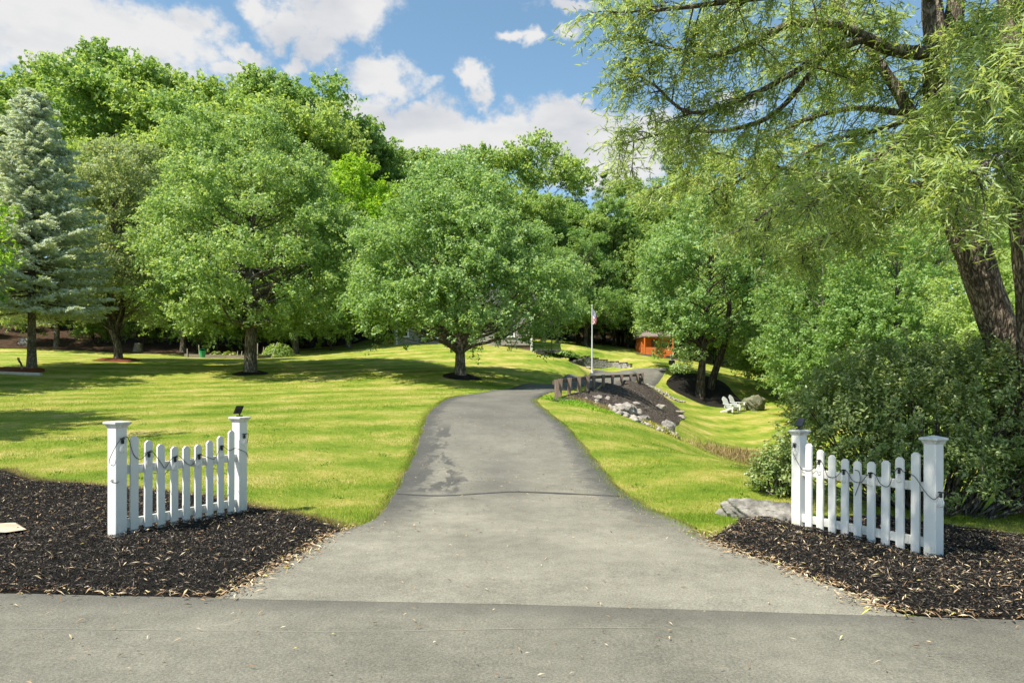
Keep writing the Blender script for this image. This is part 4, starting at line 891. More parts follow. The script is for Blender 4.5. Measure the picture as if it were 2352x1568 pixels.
# ---------------------------------------------------------------- evergreen bush behind the right fence
def bush(name, lobes, n, leaf, mat, label, seed, core=True, twigs=60, group=None, outlen=.05):
    g = np.random.default_rng(seed); lobes = np.array(lobes); vol = np.cbrt(lobes[:, 3]*lobes[:, 4]*lobes[:, 5])**2.2; pick = g.choice(len(lobes), n//26, p=vol/vol.sum())
    L_ = lobes[pick]; m = len(L_); d = rdir(g, m); d[:, 2] = np.where(d[:, 2] < -.5, -d[:, 2], d[:, 2]); rr = 1-.38*g.random(m)**1.6
    cen = L_[:, :3]+d*L_[:, 3:6]*rr[:, None]; ax = unit(d/L_[:, 3:6])
    keep = cen[:, 2] > H(cen[:, 0], cen[:, 1])+.06; cen, ax = cen[keep], ax[keep]
    # shoots with whorled leaves
    per = 26; idx = np.repeat(np.arange(len(cen)), per); k = len(idx); s = g.random(k)
    sh = unit(ax+np.array([0, 0, .45])+rdir(g, len(cen))*.55)
    P = cen[idx]+sh[idx]*((s-.5)*.24)[:, None]+rdir(g, k)*.055; D = sh[idx]*.7+rdir(g, k)*.9
    Nr = ax[idx]*.5+np.array([0, 0, .5])+rdir(g, k)*.75; ln = leaf*(.7+.6*g.random(k)); tint = .45*g.random(k)+.25*g.random(len(cen))[idx]+.3*s
    b = np.array([lobes[:, 0].mean(), lobes[:, 1].mean(), 0]); b[2] = h1(b[0], b[1])
    e = empty(name, b); tagit(e, label, 'bush', group)
    obj('foliage', leaf_mesh('foliage', P-b, Nr, D, ln, ln*.46, mat, tint, fold=.14), e)
    mb = MB()
    for j in g.choice(len(cen), min(twigs, len(cen)), replace=False):
        r = b+np.array([(cen[j, 0]-b[0])*.35, (cen[j, 1]-b[1])*.35, 0]); r[2] = h1(r[0], r[1])-.05; mid = (r+cen[j])*.5+g.normal(size=3)*.12
        mb.tube(spline(np.array([r, mid, cen[j]]), 7)-b, np.linspace(.022, .005, 7), 4, cap=False)
    obj('stem', mb.mesh('stem', M['bark'], True), e); return e
bush('holly_bush', [(5.7,10.3,.85,1.5,1.1,1.15),(7.2,10.6,1.0,1.5,1.2,1.35),(6.2,10.9,1.55,1.35,1.0,.95),(4.75,10.2,.75,.85,.75,.95),(8.4,10.4,.8,1.2,1.0,1.2),(5.2,10.6,1.3,.9,.8,.75),(6.0,9.9,.35,1.6,.75,.65),(7.6,11.2,1.7,1.1,.9,.8)], 66000, .064, M['holly'], 'large dark evergreen holly bush behind the right white fence', 8, twigs=140)
bush('holly_bush', [(4.05,10.5,.22,.36,.4,.50),(4.2,10.5,.5,.28,.35,.35)], 3600, .06, M['holly'], 'small evergreen bush left of the right white fence, above the long grey rock', 9, twigs=24)
# ---------------------------------------------------------------- white picket fences at the entrance
HTS = [1.03, .97, .92, .89, .88, .89, .92, .97, 1.03]
def picket_mesh(h, w=.088, t=.022):
    c = .028; mb = MB(); mb.prism([(-w/2, 0), (w/2, 0), (w/2, h-c), (w/2-c, h), (-w/2+c, h), (-w/2, h-c)], -t/2, t/2)
    return mb.mesh('picket', M['white'])
PICK = {h: picket_mesh(h) for h in set(HTS)}
def cap_mesh(pyr):
    mb = MB(); a = .066; b = .088
    def ringz(r, z): return [(-r, -r, z), (r, -r, z), (r, r, z), (-r, r, z)]
    prof = [(a, 0), (a+.004, .012), (a+.012, .028), (b, .036), (b+.004, .04), (b+.004, .056), (b-.004, .060), (.003 if pyr else b-.03, .082 if pyr else .064)]
    V = []; F = []
    for r, z in prof: V += ringz(r, z)
    for i in range(len(prof)-1):
        for k in range(4): j = (k+1) % 4; F.append((i*4+k, i*4+j, i*4+4+j, i*4+4+k))
    F.append((3, 2, 1, 0)); n = len(prof)*4; F.append((n-4, n-3, n-2, n-1)); mb.add(V, F); return mb.mesh('post_cap', M['white'])
CAPF, CAPP = cap_mesh(False), cap_mesh(True)
def bulb_parts():
    mb = MB(); mb.lathe([(.005,.0),(.013,-.004),(.014,-.03),(.013,-.042),(.012,-.044)], sides=10); mb.box((0, 0, .008), (.045, .014, .012)); sock = mb.mesh('socket', M['black'])
    m2 = MB(); m2.lathe([(.012,-.044),(.016,-.055),(.029,-.085),(.031,-.105),(.026,-.125),(.012,-.136),(.002,-.138)], sides=12); bl = m2.mesh('bulb', M['bulb'], True)
    m3 = MB(); m3.tube([(-.006,0,-.05),(-.010,0,-.11),(0,0,-.118),(.010,0,-.11),(.006,0,-.05)], .0016, 4); fl = m3.mesh('filament', M['filament'])
    return sock, bl, fl
def glassmat():
    m, nt, p, N, L = newmat('clear bulb glass'); p.inputs['Roughness'].default_value = .05; p.inputs['Base Color'].default_value = (.85, .86, .84, 1); p.inputs['Specular IOR Level'].default_value = .9
    t = N('ShaderNodeBsdfTransparent'); mx = N('ShaderNodeMixShader'); fr = N('ShaderNodeFresnel'); fr.inputs['IOR'].default_value = 1.25
    ad = N('ShaderNodeMath'); ad.operation = 'ADD'; L(fr.outputs[0], ad.inputs[0]); ad.inputs[1].default_value = .10; L(ad.outputs[0], mx.inputs[0]); L(t.outputs[0], mx.inputs[1]); L(p.outputs[0], mx.inputs[2]); L(mx.outputs[0], nt.nodes['Material Output'].inputs['Surface']); return m
M['bulb'] = glassmat(); M['filament'] = mat_noise('filament glass', [(.3,(.6,.56,.45)),(.7,(.7,.66,.55))], 5, roughness=.4, bump=0)
BULB = bulb_parts()
def gate(near, far, front, label, lampside):
    """near and far post positions; front = +1 when the pickets stand on the local -y side"""
    near = np.array(near, float); far = np.array(far, float); d = far-near; Lg = np.hypot(*d); ang = math.atan2(d[1], d[0])
    z = min(h1(*near), h1(*far))+.03; e = empty('picket_fence', (near[0], near[1], z), ang); tagit(e, label, 'fence', 'white picket fences flanking the driveway')
    fs = -front
    for i, x in enumerate((0, Lg)):
        mb = MB(); mb.box((0, 0, .52), (.125, .125, 1.24), bev=.004); p = mb.build('post', M['white'], e, (x, 0, 0))
        obj('post_cap', CAPP if (i == 0 and front < 0) else CAPF, p, (0, 0, 1.14))
    for zc in (.145, .70):
        mb = MB(); mb.box((0, 0, 0), (Lg-.125, .036, .092), bev=.003); mb.build('rail', M['white'], e, (Lg/2, 0, zc))
    xs = .0625+(np.arange(9)+.62)/9.24*(Lg-.125)
    gp_ = random.Random(4+front)
    for k, h in enumerate(HTS): obj('picket', PICK[h], e, (xs[k]+gp_.uniform(-.003, .003), fs*(.018+.0125), .015+gp_.uniform(-.006, .005))).rotation_euler = (0, R(gp_.uniform(-.5, .5)), 0)
    return e, xs, Lg, fs, z, ang, near
def world_of(info, p):
    e, xs, Lg, fs, z, ang, near = info; ca, sa = math.cos(ang), math.sin(ang)
    return np.array([near[0]+ca*p[0]-sa*p[1], near[1]+sa*p[0]+ca*p[1], z+p[2]])
def lights(info, anchors, loose, extra, label):
    """cord on hooks; anchors and loose bulbs in fence coordinates"""
    e0, xs, Lg, fs, z, ang, near = info; e = empty('string_lights', e0.location, ang); tagit(e, label, 'string lights', 'string lights on the picket fences')
    mb = MB()
    for q in extra: mb.tube(spline(np.array(q), 10*len(q)), .0034, 5)
    mb.build('cord', M['black'], e, smooth=True)
    for b in anchors+loose:
        s = obj('socket', BULB[0], e, b); obj('bulb', BULB[1], s); obj('filament', BULB[2], s)
    return e
GL = gate((-4.03, 6.97), (-3.38, 8.47), 1, 'white picket fence on the left of the driveway, both posts flat capped', 1)
e, xs, Lg, fs, z, ang, near = GL
pf = fs*(.030+.020); po = fs*(.0625+.018)
def A(k, dz=-.115): return (xs[k], pf, HTS[k]+dz)
an = [(0.0, po, 1.02), A(1), A(3), A(5), A(7), (Lg, po, .98)]
ex = [[(-.075, .02, .78), (-.10, fs*.03, .84), (-.06, po, .98), (0, po, 1.035), (.06, po, 1.03), (xs[0]-.02, pf, .86), (xs[0]+.05, pf, .80), (xs[1]-.05, pf, .83), (xs[1], pf, HTS[1]-.10), (xs[1]+.04, pf, HTS[1]-.10), (xs[2]-.02, pf, .74), (xs[2]+.035, pf, .68), (xs[3]-.06, pf, .76), (xs[3], pf, HTS[3]-.10),
        (xs[3]+.06, pf, HTS[3]-.10), (xs[4]-.01, pf, .70), (xs[4]+.06, pf, .68), (xs[5]-.06, pf, .72), (xs[5], pf, HTS[5]-.10), (xs[5]+.06, pf, HTS[5]-.12), (xs[6]-.03, pf+fs*.005, .74), (xs[6]+.05, pf+fs*.005, .72), (xs[7]-.05, pf, .80), (xs[7], pf, HTS[7]-.10), (xs[7]+.06, pf, HTS[7]-.14), (xs[8]-.04, pf+fs*.003, .80), (xs[8]+.05, pf+fs*.003, .82), (Lg+.02, po, .76), (Lg+.07, po*.8, .70), (Lg+.072, fs*.04, .80), (Lg+.06, po, .98), (Lg, po, .99)],
      [(-.068, fs*.03, .62), (-.07, fs*.0, .60), (-.06, po*.9, .585), (-.04, po, .60)],
      [(.075, -fs*.03, .85), (xs[0]-.06, -fs*.04, .74), (xs[2], -fs*.05, .62), (xs[3]-.07, -fs*.05, .60), (xs[4], -fs*.045, .72), (xs[5], -fs*.05, .74), (xs[7]-.05, -fs*.05, .60), (xs[7]+.05, -fs*.05, .58), (xs[8], -fs*.04, .5)]]
lights(GL, an, [(xs[3]-.07, -fs*.05, .585), (xs[7]-.05, -fs*.05, .585)], ex, 'black string of clear bulbs looped along the left picket fence')
GR = gate((4.18, 6.77), (3.47, 8.25), -1, 'white picket fence on the right of the driveway, near post with a pointed cap', -1)
e, xs, Lg, fs, z, ang, near = GR
pf = fs*(.030+.020); po = fs*(.0625+.018)
an = [(Lg, po, 1.03), A(7), A(5), A(3), A(1), (-.085, fs*.02, .66)]
ex = [[(Lg+.02, po, 1.03), (Lg+.03, po, .96), (Lg-.02, po, .86), (Lg-.08, fs*.05, .74), (xs[8]+.03, pf, .73), (xs[8]-.05, pf, .74), (xs[7]+.04, pf, .80), (xs[7], pf, HTS[7]-.10), (xs[7]-.05, pf, HTS[7]-.14), (xs[6]+.05, pf, .70), (xs[6]-.05, pf, .69), (xs[5]+.05, pf, .74), (xs[5], pf, HTS[5]-.10), (xs[5]-.06, pf, HTS[5]-.14), (xs[4]+.05, pf, .68), (xs[4]-.05, pf, .67), (xs[3]+.05, pf, .74), (xs[3], pf, HTS[3]-.10),
        (xs[3]-.06, pf, HTS[3]-.12), (xs[2]+.04, pf, .68), (xs[2]-.05, pf, .67), (xs[1]+.05, pf, .82), (xs[1], pf, HTS[1]-.10), (xs[1]-.06, pf, HTS[1]-.14), (xs[0], pf, .80), (.03, po, .66), (-.05, po, .60), (-.07, fs*.03, .63)],
      [(xs[4]+.02, pf, HTS[4]-.08), (xs[4]-.03, pf, HTS[4]-.10), (xs[4]-.04, pf, .68), (xs[4]+.01, pf, .54), (xs[4]+.06, 0, .45), (xs[4]+.07, -fs*.05, .2), (xs[4]+.06, -fs*.06, .04)]]
lights(GR, an, [(.10, -fs*.06, .83)], ex, 'black string of clear bulbs looped along the right picket fence')
# solar panels on the far posts
def solar(info, label, tilt, turn):
    e0, xs, Lg, fs, z, ang, near = info; p = world_of(info, (Lg, 0, 1.204)); e = empty('solar_panel', p, turn); tagit(e, label, 'solar panel', 'solar panels on the fence posts')
    mb = MB(); mb.box((0, 0, .008), (.07, .05, .016), bev=.003); mb.tube([(0, 0, .012), (.0, .0, .05), (-.012, 0, .075)], .008, 6); mb.build('bracket', M['black'], e)
    ca, sa = math.cos(tilt), math.sin(tilt); Mx = [[ca, 0, sa], [0, 1, 0], [-sa, 0, ca]]
    mb = MB(); mb.box((-.02, 0, .085), (.115, .105, .014), M=Mx, bev=.003); o = mb.build('panel', M['black'], e)
    mb = MB(); mb.box((-.02+sa*.0085, 0, .085+ca*.0085), (.10, .09, .003), M=Mx); mb.build('solar_cell', M['panel'], o)
solar(GL, 'small black solar panel on the far post of the left fence', -1.0, -.6)
solar(GR, 'small black solar panel on the far post of the right fence', 1.1, .5+math.pi)
# ---------------------------------------------------------------- timber guard rail beside the driveway
def guard_rail():
    dat = [(1279,23),(1287,24.3),(1308,25.6),(1330,27),(1350,28.6),(1364,30.2),(1386,32),(1407,34),(1428,36),(1449,38),(1465,39.6),(1476,41)]
    P = np.array([((x-1176)/FPX*d, d) for x, d in dat]); Z = H(P[:, 0], P[:, 1])+.04; Zs = np.polyval(np.polyfit(np.arange(12), Z, 4), np.arange(12)); b = np.array([*P[0], Z[0]])
    e = empty('guard_rail', b); tagit(e, 'brown timber guard rail curving along the driveway above the mulch bank', 'guard rail')
    def post_mesh(h):
        w = .078; d = .07
        V = [(-w, -d, h), (w, -d, h), (w, d, h), (-w, d, h), (-w*.9, d*.5, -.12), (w*.45, -d*.8, -.12), (w*.5, d, -.12), (-w, -d, h*.97), (w, -d, h*.97)]
        F = [(0, 1, 2, 3), (0, 7, 8, 1), (7, 5, 8), (7, 4, 5), (0, 3, 4, 7), (3, 2, 6, 4), (1, 8, 5, 6, 2), (4, 6, 5)]
        mb = MB(); mb.add(V, F); return mb.mesh('post', M['rail'])
    hs = np.interp(np.arange(12), [0, 3, 6, 11], [.64, .62, .58, .54]); T = np.gradient(P, axis=0); ang = np.arctan2(T[:, 1], T[:, 0])
    for i in range(12): obj('post', post_mesh(hs[i]+Zs[i]-Z[i]), e, (P[i, 0]-b[0], P[i, 1]-b[1], Z[i]-b[2]), rz=(ang[i]-math.pi/2)*.35+.12)
    top = np.column_stack([P[:, 0]-np.sin(ang)*.11, P[:, 1]+np.cos(ang)*.11, Zs+hs-.10])
    for i in range(11):
        a, c = top[i], top[i+1]; v = unit(c-a); a = a-v*.02; c = c+v*.02; n = np.array([-v[1], v[0], 0])*.035; u = np.array([0, 0, .07])
        V = [a-n-u, a+n-u, a+n+u, a-n+u, c-n-u, c+n-u, c+n+u, c-n+u]; mb = MB(); mb.add(np.array(V)-b+np.array([0, 0, .002*(i % 2)]), [(0, 1, 2, 3), (7, 6, 5, 4), (0, 4, 5, 1), (1, 5, 6, 2), (2, 6, 7, 3), (3, 7, 4, 0)])
        mb.build('rail', M['raildark'], e)
guard_rail()

# ---------------------------------------------------------------- rocks
def rock(seed, size, mat, loc, label, rz=0.0, n=3, rough=.5, group=None, cuts=13, sink=.25, name='boulder'):
    import bmesh
    g = np.random.default_rng(seed); bm = bmesh.new(); bmesh.ops.create_icosphere(bm, subdivisions=n+2 if max(size) > .55 else n+1, radius=1.0)
    V = np.array([v.co[:] for v in bm.verts]); F = np.array([[v.index for v in f.verts] for f in bm.faces]); bm.free()
    for k in range(cuts):   # flat broken faces
        d = rdir(g, 1)[0]; h = .50+.34*g.random(); over = np.maximum((V*d).sum(1)-h, 0); V = V-d*over[:, None]*.92
    V = V+unit(V)*(rough*.30*vnoise(V[:, 0]*2+V[:, 2], V[:, 1]*2-V[:, 2], 1.3, seed)+rough*.20*vnoise(V[:, 0]*5+V[:, 2]*3, V[:, 1]*5-V[:, 2]*2, 1.3, seed+1)+rough*.10*np.abs(vnoise(V[:, 0]*9-V[:, 2]*7, V[:, 1]*9+V[:, 2]*8, 1.1, seed+2))+rough*.03*g.normal(size=len(V)))[:, None]
    V = V*np.array(size)*.5; V[:, 2] += size[2]*(.5-sink)
    o = obj(name, mesh_np(name, V, F, mat, smooth=False), loc=(loc[0], loc[1], h1(*loc[:2])), rz=rz); tagit(o, label, 'rock', group); return o
def rk(dx, dy, y0, seed, size, mat, label, **kw): 
    p = gp(dx, dy, y0=y0); return rock(seed, size, mat, (p[0], p[1]), label, **kw)
rock(1, (1.05,.62,.42), M['rock'], (at(1738,1180,8.75)[0], 8.75), 'long cracked grey rock lying at the left end of the right white fence', rz=-.25, sink=.3, cuts=16)
rock(21, (.42,.34,.2), M['rock'], (at(1800,1180,8.3)[0], 8.45), 'small grey rock tucked against the far post of the right fence', rz=.3, sink=.3)
BK = 'rocks on the mulch bank'
rk(1432,950,24,2,(1.05,.7,.62),M['rockpale'],'big hollow pale rock at the foot of the mulch bank, largest of the row', group=BK, cuts=14)
rk(1452,950,24,3,(.42,.5,.6),M['rock'],'upright grey rock leaning against the right end of the big hollow rock', group=BK)
rk(1466,952,24,22,(.34,.3,.34),M['rockpale'],'small white stone just right of the upright grey rock', group=BK)
rk(1480,970,24,4,(.62,.45,.5),M['rock'],'brown and grey split rock in the middle of the row on the bank', group=BK)
rk(1532,1000,24,5,(.72,.6,.75),M['rock'],'tall layered grey rock at the right end of the row by the lawn', group=BK, cuts=12)
rk(1515,940,26,6,(.75,.3,.42),M['rockpale'],'pale flat stone lying alone on the brown mulch', group=BK)
rk(1456,930,26,7,(.5,.2,.2),M['rockpale'],'half buried tan stone in the mulch above the big rock', group=BK)
rk(1560,950,28,8,(.6,.4,.3),M['rockpale'],'pale stone at the far right corner of the mulch bank', group=BK)
rk(1566,962,28,9,(.4,.3,.3),M['rockpale'],'small stone in front of the pale corner stone', group=BK)
rk(1372,918,23.4,10,(.4,.3,.25),M['rockpale'],'pale stone below the middle of the guard rail', group=BK)
rk(1395,920,23.6,11,(.25,.2,.3),M['rockpale'],'small upright stone right of the stone below the guard rail', group=BK)
rk(1548,1000,23.6,23,(.55,.35,.2),M['rockpale'],'flat stone at the right foot of the tall layered rock', group=BK)
rk(1735,942,36,12,(1.45,1.2,1.15),M['rockmoss'],'mossy round boulder right of the white lawn chairs', cuts=9, sink=.2)
rk(62,795,35,13,(1.1,.8,.9),M['rock'],'blue grey rock in the shade behind the spruce trunk')
rk(1352,846,36,14,(.45,.35,.22),M['rockpale'],'white stone at the edge of the parking area near the flagpole', name='stone')
# pebbly verge of the bank: countless small stones
def stones(name, line, width, n, size, mat, seed):
    g = np.random.default_rng(seed); L_ = spline(np.array(line), 60); k = g.integers(0, 59, n); p = L_[k]+(L_[k+1]-L_[k])*g.random((n, 1))+g.normal(size=(n, 2))*width*.4
    z = H(p[:, 0], p[:, 1])+.03; base = np.array([(1,0,0),(-1,0,0),(0,1,0),(0,-1,0),(0,0,1),(0,0,-1)], float); Ft = np.array([(0,2,4),(2,1,4),(1,3,4),(3,0,4),(2,0,5),(1,2,5),(3,1,5),(0,3,5)])
    s = size*(.5+g.random((n, 1, 1))*1.0)*(.6+.8*g.random((n, 1, 3))); V = base[None]*s*(.8+.4*g.random((n, 6, 1)))
    a = g.random(n)*6.28; ca, sa = np.cos(a)[:, None], np.sin(a)[:, None]; V = np.stack([V[..., 0]*ca-V[..., 1]*sa, V[..., 0]*sa+V[..., 1]*ca, V[..., 2]*.7], -1)
    V = V+np.column_stack([p, z])[:, None, :]; F = (np.arange(n)[:, None, None]*6+Ft[None]).reshape(-1, 3)
    o = obj(name, mesh_np(name, V.reshape(-1, 3), F, mat)); tagit(o, kind='stuff', label='pale loose stones edging the mulch bank', cat='stones'); return o
stones('loose_stones', [gp(1395,932,22), gp(1420,950,22), gp(1445,960,22), gp(1465,972,22), gp(1500,990,22), gp(1522,1004,22)], .8, 190, .13, M['rockpale'], 4)
stones('pebble_edge', [gp(1488,885,30), gp(1510,895,30), gp(1530,908,30), gp(1560,922,30)], .5, 130, .09, M['rockpale'], 5)
def tuft(name, pts, n, ln, mat, label, seed, spread=.35, wd=.016, up=1.0, kind='stuff', cat='plants'):
    g = np.random.default_rng(seed); pts = np.array(pts); k = g.integers(0, len(pts), n); p = pts[k]+g.normal(size=(n, 2))*spread*.5; z = H(p[:, 0], p[:, 1]); l_ = ln*(.5+.8*g.random(n))
    D = unit(np.array([0, 0, up])+g.normal(size=(n, 3))*.42); D[:, 2] = np.abs(D[:, 2]); P = np.column_stack([p, z])+D*l_[:, None]*.5
    o = obj(name, leaf_mesh(name, P, rdir(g, n), D, l_, wd*(.7+.6*g.random(n)), mat, g.random(n), fold=.1)); tagit(o, label, cat, kind=kind); return o
lin = lambda L_, n, y0: spline(np.array([gp(*p, y0=y0) for p in L_]), n)
tuft('lime_groundcover', lin([(1292,918),(1310,922),(1328,930)], 10, 21.8), 2600, .11, M['lime'], 'bright lime green ground cover below the near end of the guard rail', 3, .55, .028, .45)
tuft('lime_groundcover', lin([(1370,944),(1395,956)], 14, 21.5), 900, .09, M['lime'], 'strip of bright green ground cover along the foot of the bank', 4, .4, .03, .6)
tuft('pale_grass', lin([(1330,922),(1360,930),(1395,942)], 24, 22), 2200, .16, M['drygrass'], 'pale dry grasses beside the lime ground cover', 5, .6, .014, .7)
tuft('yellow_plants', lin([(1500,988),(1518,1002)], 8, 22), 1100, .2, M['yellowplant'], 'yellow leaved plants left of the tall layered rock', 6, .5, .035, .7)
tuft('pond_reeds', lin([(1690,1052),(1720,1058),(1750,1062)], 10, 17), 2600, .42, M['drygrass'], 'brown reeds at the wet hollow below the lawn', 7, 1.5, .016, 1.2)
tuft('pond_reeds', lin([(1660,1052),(1700,1050)], 10, 17), 900, .25, M['drygrass'], 'short dry reeds at the left end of the wet hollow', 8, 1.6, .014, 1.0)

# ---------------------------------------------------------------- lawn chairs
def chair_parts(e):
    W = M['chairwhite']
    def rbox(name, c, size, tilt=0.0, rz=0, par=e, bev=.004):
        ca, sa = math.cos(tilt), math.sin(tilt); mb = MB(); mb.box((0, 0, 0), size, M=[[ca, 0, sa], [0, 1, 0], [-sa, 0, ca]], bev=bev); return mb.build(name, W, par, c, rz)
    for k in range(5):      # fan back, rounded top
        h = [.74, .84, .88, .84, .74][k]; y = (k-2)*.115; ti = -.42; mb = MB(); mb.prism([(-.05, 0), (.05, 0), (.052, h-.05), (.03, h), (-.03, h), (-.052, h-.05)], -.011, .011)
        o = mb.build('back_slat', W, e, (-.12, y, .26)); o.rotation_euler = (0, ti, math.pi/2*0); o.rotation_euler = (R(0), ti, 0)
        # slat profile was drawn in x,z: turn it to face the seat
        o.data.transform(__import__('mathutils').Matrix.Rotation(math.pi/2, 4, 'Z'))
    for k in range(6): rbox('seat_slat', (.44-k*.105, 0, .36-k*.022), (.09, .56, .022), -.2)
    for s in (-1, 1):
        rbox('arm', (.16, s*.36, .555), (.78, .13, .026), .02); rbox('leg', (.42, s*.315, .27), (.10, .03, .54)); rbox('leg', (-.02, s*.30, .17), (1.02, .03, .11), -.28)
        rbox('arm_support', (-.17, s*.33, .42), (.06, .03, .26))
    rbox('apron', (.49, 0, .32), (.025, .60, .12)); rbox('back_brace', (-.30, 0, .60), (.03, .62, .06), -.42)
def chair(dx, dy, d, rz, label):
    x = (dx-1176)/FPX*d; e = empty('lawn_chair', (x, d, h1(x, d)+.03), rz); e.scale = (.9, .9, .9); tagit(e, label, 'chair', 'white lawn chairs'); chair_parts(e); return e
chair(1676,951,41,-.9,'white slatted lawn chair, the left and nearer of the two')
chair(1691,948,41.9,-.8,'white slatted lawn chair, the right one next to the boulder')

# ---------------------------------------------------------------- flagpole
def flag():
    p = at(1360,853,42); p[2] = h1(p[0], p[1]); e = empty('flagpole', p); tagit(e, 'white flagpole with a limp striped flag beside the parking area', 'flagpole')
    mb = MB(); mb.lathe([(.10,-.1),(.10,.03),(.045,.05),(.042,2.2),(.036,2.2),(.028,4.05)], sides=12); mb.build('pole', M['pole'], e, smooth=False)
    mb = MB(); mb.lathe([(.005,0),(.04,.02),(.055,.06),(.04,.1),(.005,.12)], sides=10); mb.build('finial', M['pole'], e, (0, 0, 4.05), smooth=True)
    m, nt, q, N, L = newmat('striped flag cloth'); a = N('ShaderNodeAttribute'); a.attribute_name = 'u'; b = N('ShaderNodeAttribute'); b.attribute_name = 'v'
    def mm(op, x, y=None):
        t = N('ShaderNodeMath'); t.operation = op
        for i, v in enumerate((x, y)):
            if v is None: continue
            if isinstance(v, (int, float)): t.inputs[i].default_value = v
            else: L(v, t.inputs[i])
        return t.outputs[0]
    st = mm('LESS_THAN', mm('MODULO', mm('MULTIPLY', b.outputs['Fac'], 6.5), 1.0), .5); can = mm('MULTIPLY', mm('LESS_THAN', a.outputs['Fac'], .40), mm('GREATER_THAN', b.outputs['Fac'], .4615))
    m1 = N('ShaderNodeMix'); m1.data_type = 'RGBA'; L(st, m1.inputs['Factor']); m1.inputs['A'].default_value = (.75,.75,.75,1); m1.inputs['B'].default_value = (.50,.03,.045,1)
    # white stars in staggered rows
    su = mm('SUBTRACT', mm('MODULO', mm('MULTIPLY', a.outputs['Fac'], 15.0), 1.0), .5); sv = mm('SUBTRACT', mm('MODULO', mm('MULTIPLY', b.outputs['Fac'], 16.7), 1.0), .5)
    star = mm('LESS_THAN', mm('ADD', mm('MULTIPLY', su, su), mm('MULTIPLY', sv, sv)), .10)
    m0 = N('ShaderNodeMix'); m0.data_type = 'RGBA'; L(star, m0.inputs['Factor']); m0.inputs['A'].default_value = (.02,.03,.14,1); m0.inputs['B'].default_value = (.75,.75,.75,1)
    m2 = N('ShaderNodeMix'); m2.data_type = 'RGBA'; L(can, m2.inputs['Factor']); L(m1.outputs['Result'], m2.inputs['A']); L(m0.outputs['Result'], m2.inputs['B']); L(m2.outputs['Result'], q.inputs['Base Color']); q.inputs['Roughness'].default_value = .8
    nu, nv = 28, 22; U, Vv = np.meshgrid(np.linspace(0, 1, nu), np.linspace(0, 1, nv), indexing='ij')
    # hoist .8 m along the pole; the fly hangs down in folds
    X = .035+.30*np.sin(U*2.6)*(.30+.70*Vv)+.08*np.sin(Vv*9+U*5)*U; Yy = .10*np.sin(Vv*11+U*3)*U+.03*np.sin(U*14)
    Z = 3.95-.8*(1-Vv)*(1-.45*U)-U*.92*(.55+.45*Vv)-.05*U*np.sin(Vv*8)
    idx = np.arange(nu*nv).reshape(nu, nv); F = np.stack([idx[:-1, :-1], idx[1:, :-1], idx[1:, 1:], idx[:-1, 1:]], -1).reshape(-1, 4)
    obj('flag', mesh_np('flag', np.stack([X-.02, Yy-.03, Z], -1).reshape(-1, 3), F, m, smooth=True, u=U.ravel(), v=Vv.ravel()), e)
flag()

# ---------------------------------------------------------------- retaining walls, planting, lamp
def block_wall(line, h0, h1_, course, blen, mat, label, cap=None, seed=0, base=0.0):
    g = np.random.default_rng(seed); L_ = spline(np.array(line), 60); s = np.concatenate([[0], np.cumsum(np.linalg.norm(np.diff(L_, axis=0), axis=1))]); tot = s[-1]
    zz = H(L_[:, 0], L_[:, 1]); b = np.array([*L_[0], zz.min()]); e = empty('retaining_wall', b); tagit(e, label, 'wall', 'retaining walls by the parking area'); mb = MB(); mc = MB(); zb = zz.min()+base
    hmax = np.interp(s, [0, tot], [h0, h1_]); nc = int(max(h0, h1_)/course)
    for c in range(nc):
        x = (c % 2)*blen*.5
        while x < tot-.05:
            xm = x+blen/2; lim = np.interp(xm, s, hmax)
            if (c+1)*course <= lim+.02:
                i = min(np.searchsorted(s, min(xm, tot)), 59); p = L_[i]; t = unit(L_[min(i+1, 59)]-L_[max(i-1, 0)]); a = math.atan2(t[1], t[0]); o = g.normal()*.012; set_ = c*.015
                (mc if cap and (c+2)*course > lim+.02 else mb).box((p[0]-t[1]*(o+set_)-b[0], p[1]+t[0]*(o+set_)-b[1], zb+c*course+course/2-b[2]), (blen-.015, .26+(.04 if cap and (c+2)*course > lim+.02 else 0), course-.012), rz=a, bev=.015)
            x += blen
    o = mb.build('block', mat, e); o['kind'] = 'stuff'
    if len(mc.v): o = mc.build('cap_stone', cap, e); o['kind'] = 'stuff'
    return e
pa = lambda dx, d: ((dx-1176)/FPX*d, d)
block_wall(FAN, 1.15, .5, .115, .22, M['blocks'], 'pale grey curved block wall stepping down to the right behind the flagpole', cap=M['blockdark'], seed=1, base=-.1)
block_wall([pa(1262,45.6), pa(1290,45.2), pa(1318,45.4), pa(1338,46.2)], .35, .72, .12, .30, M['blockdark'], 'dark low block wall under the hosta planting', cap=M['blockdark'], seed=2, base=-.05)
block_wall([pa(1228,48.2), pa(1255,48.6), pa(1290,49)], .5, .5, .12, .30, M['blockdark'], 'dark upper terrace wall near the house corner', cap=M['blockdark'], seed=3, base=.35)
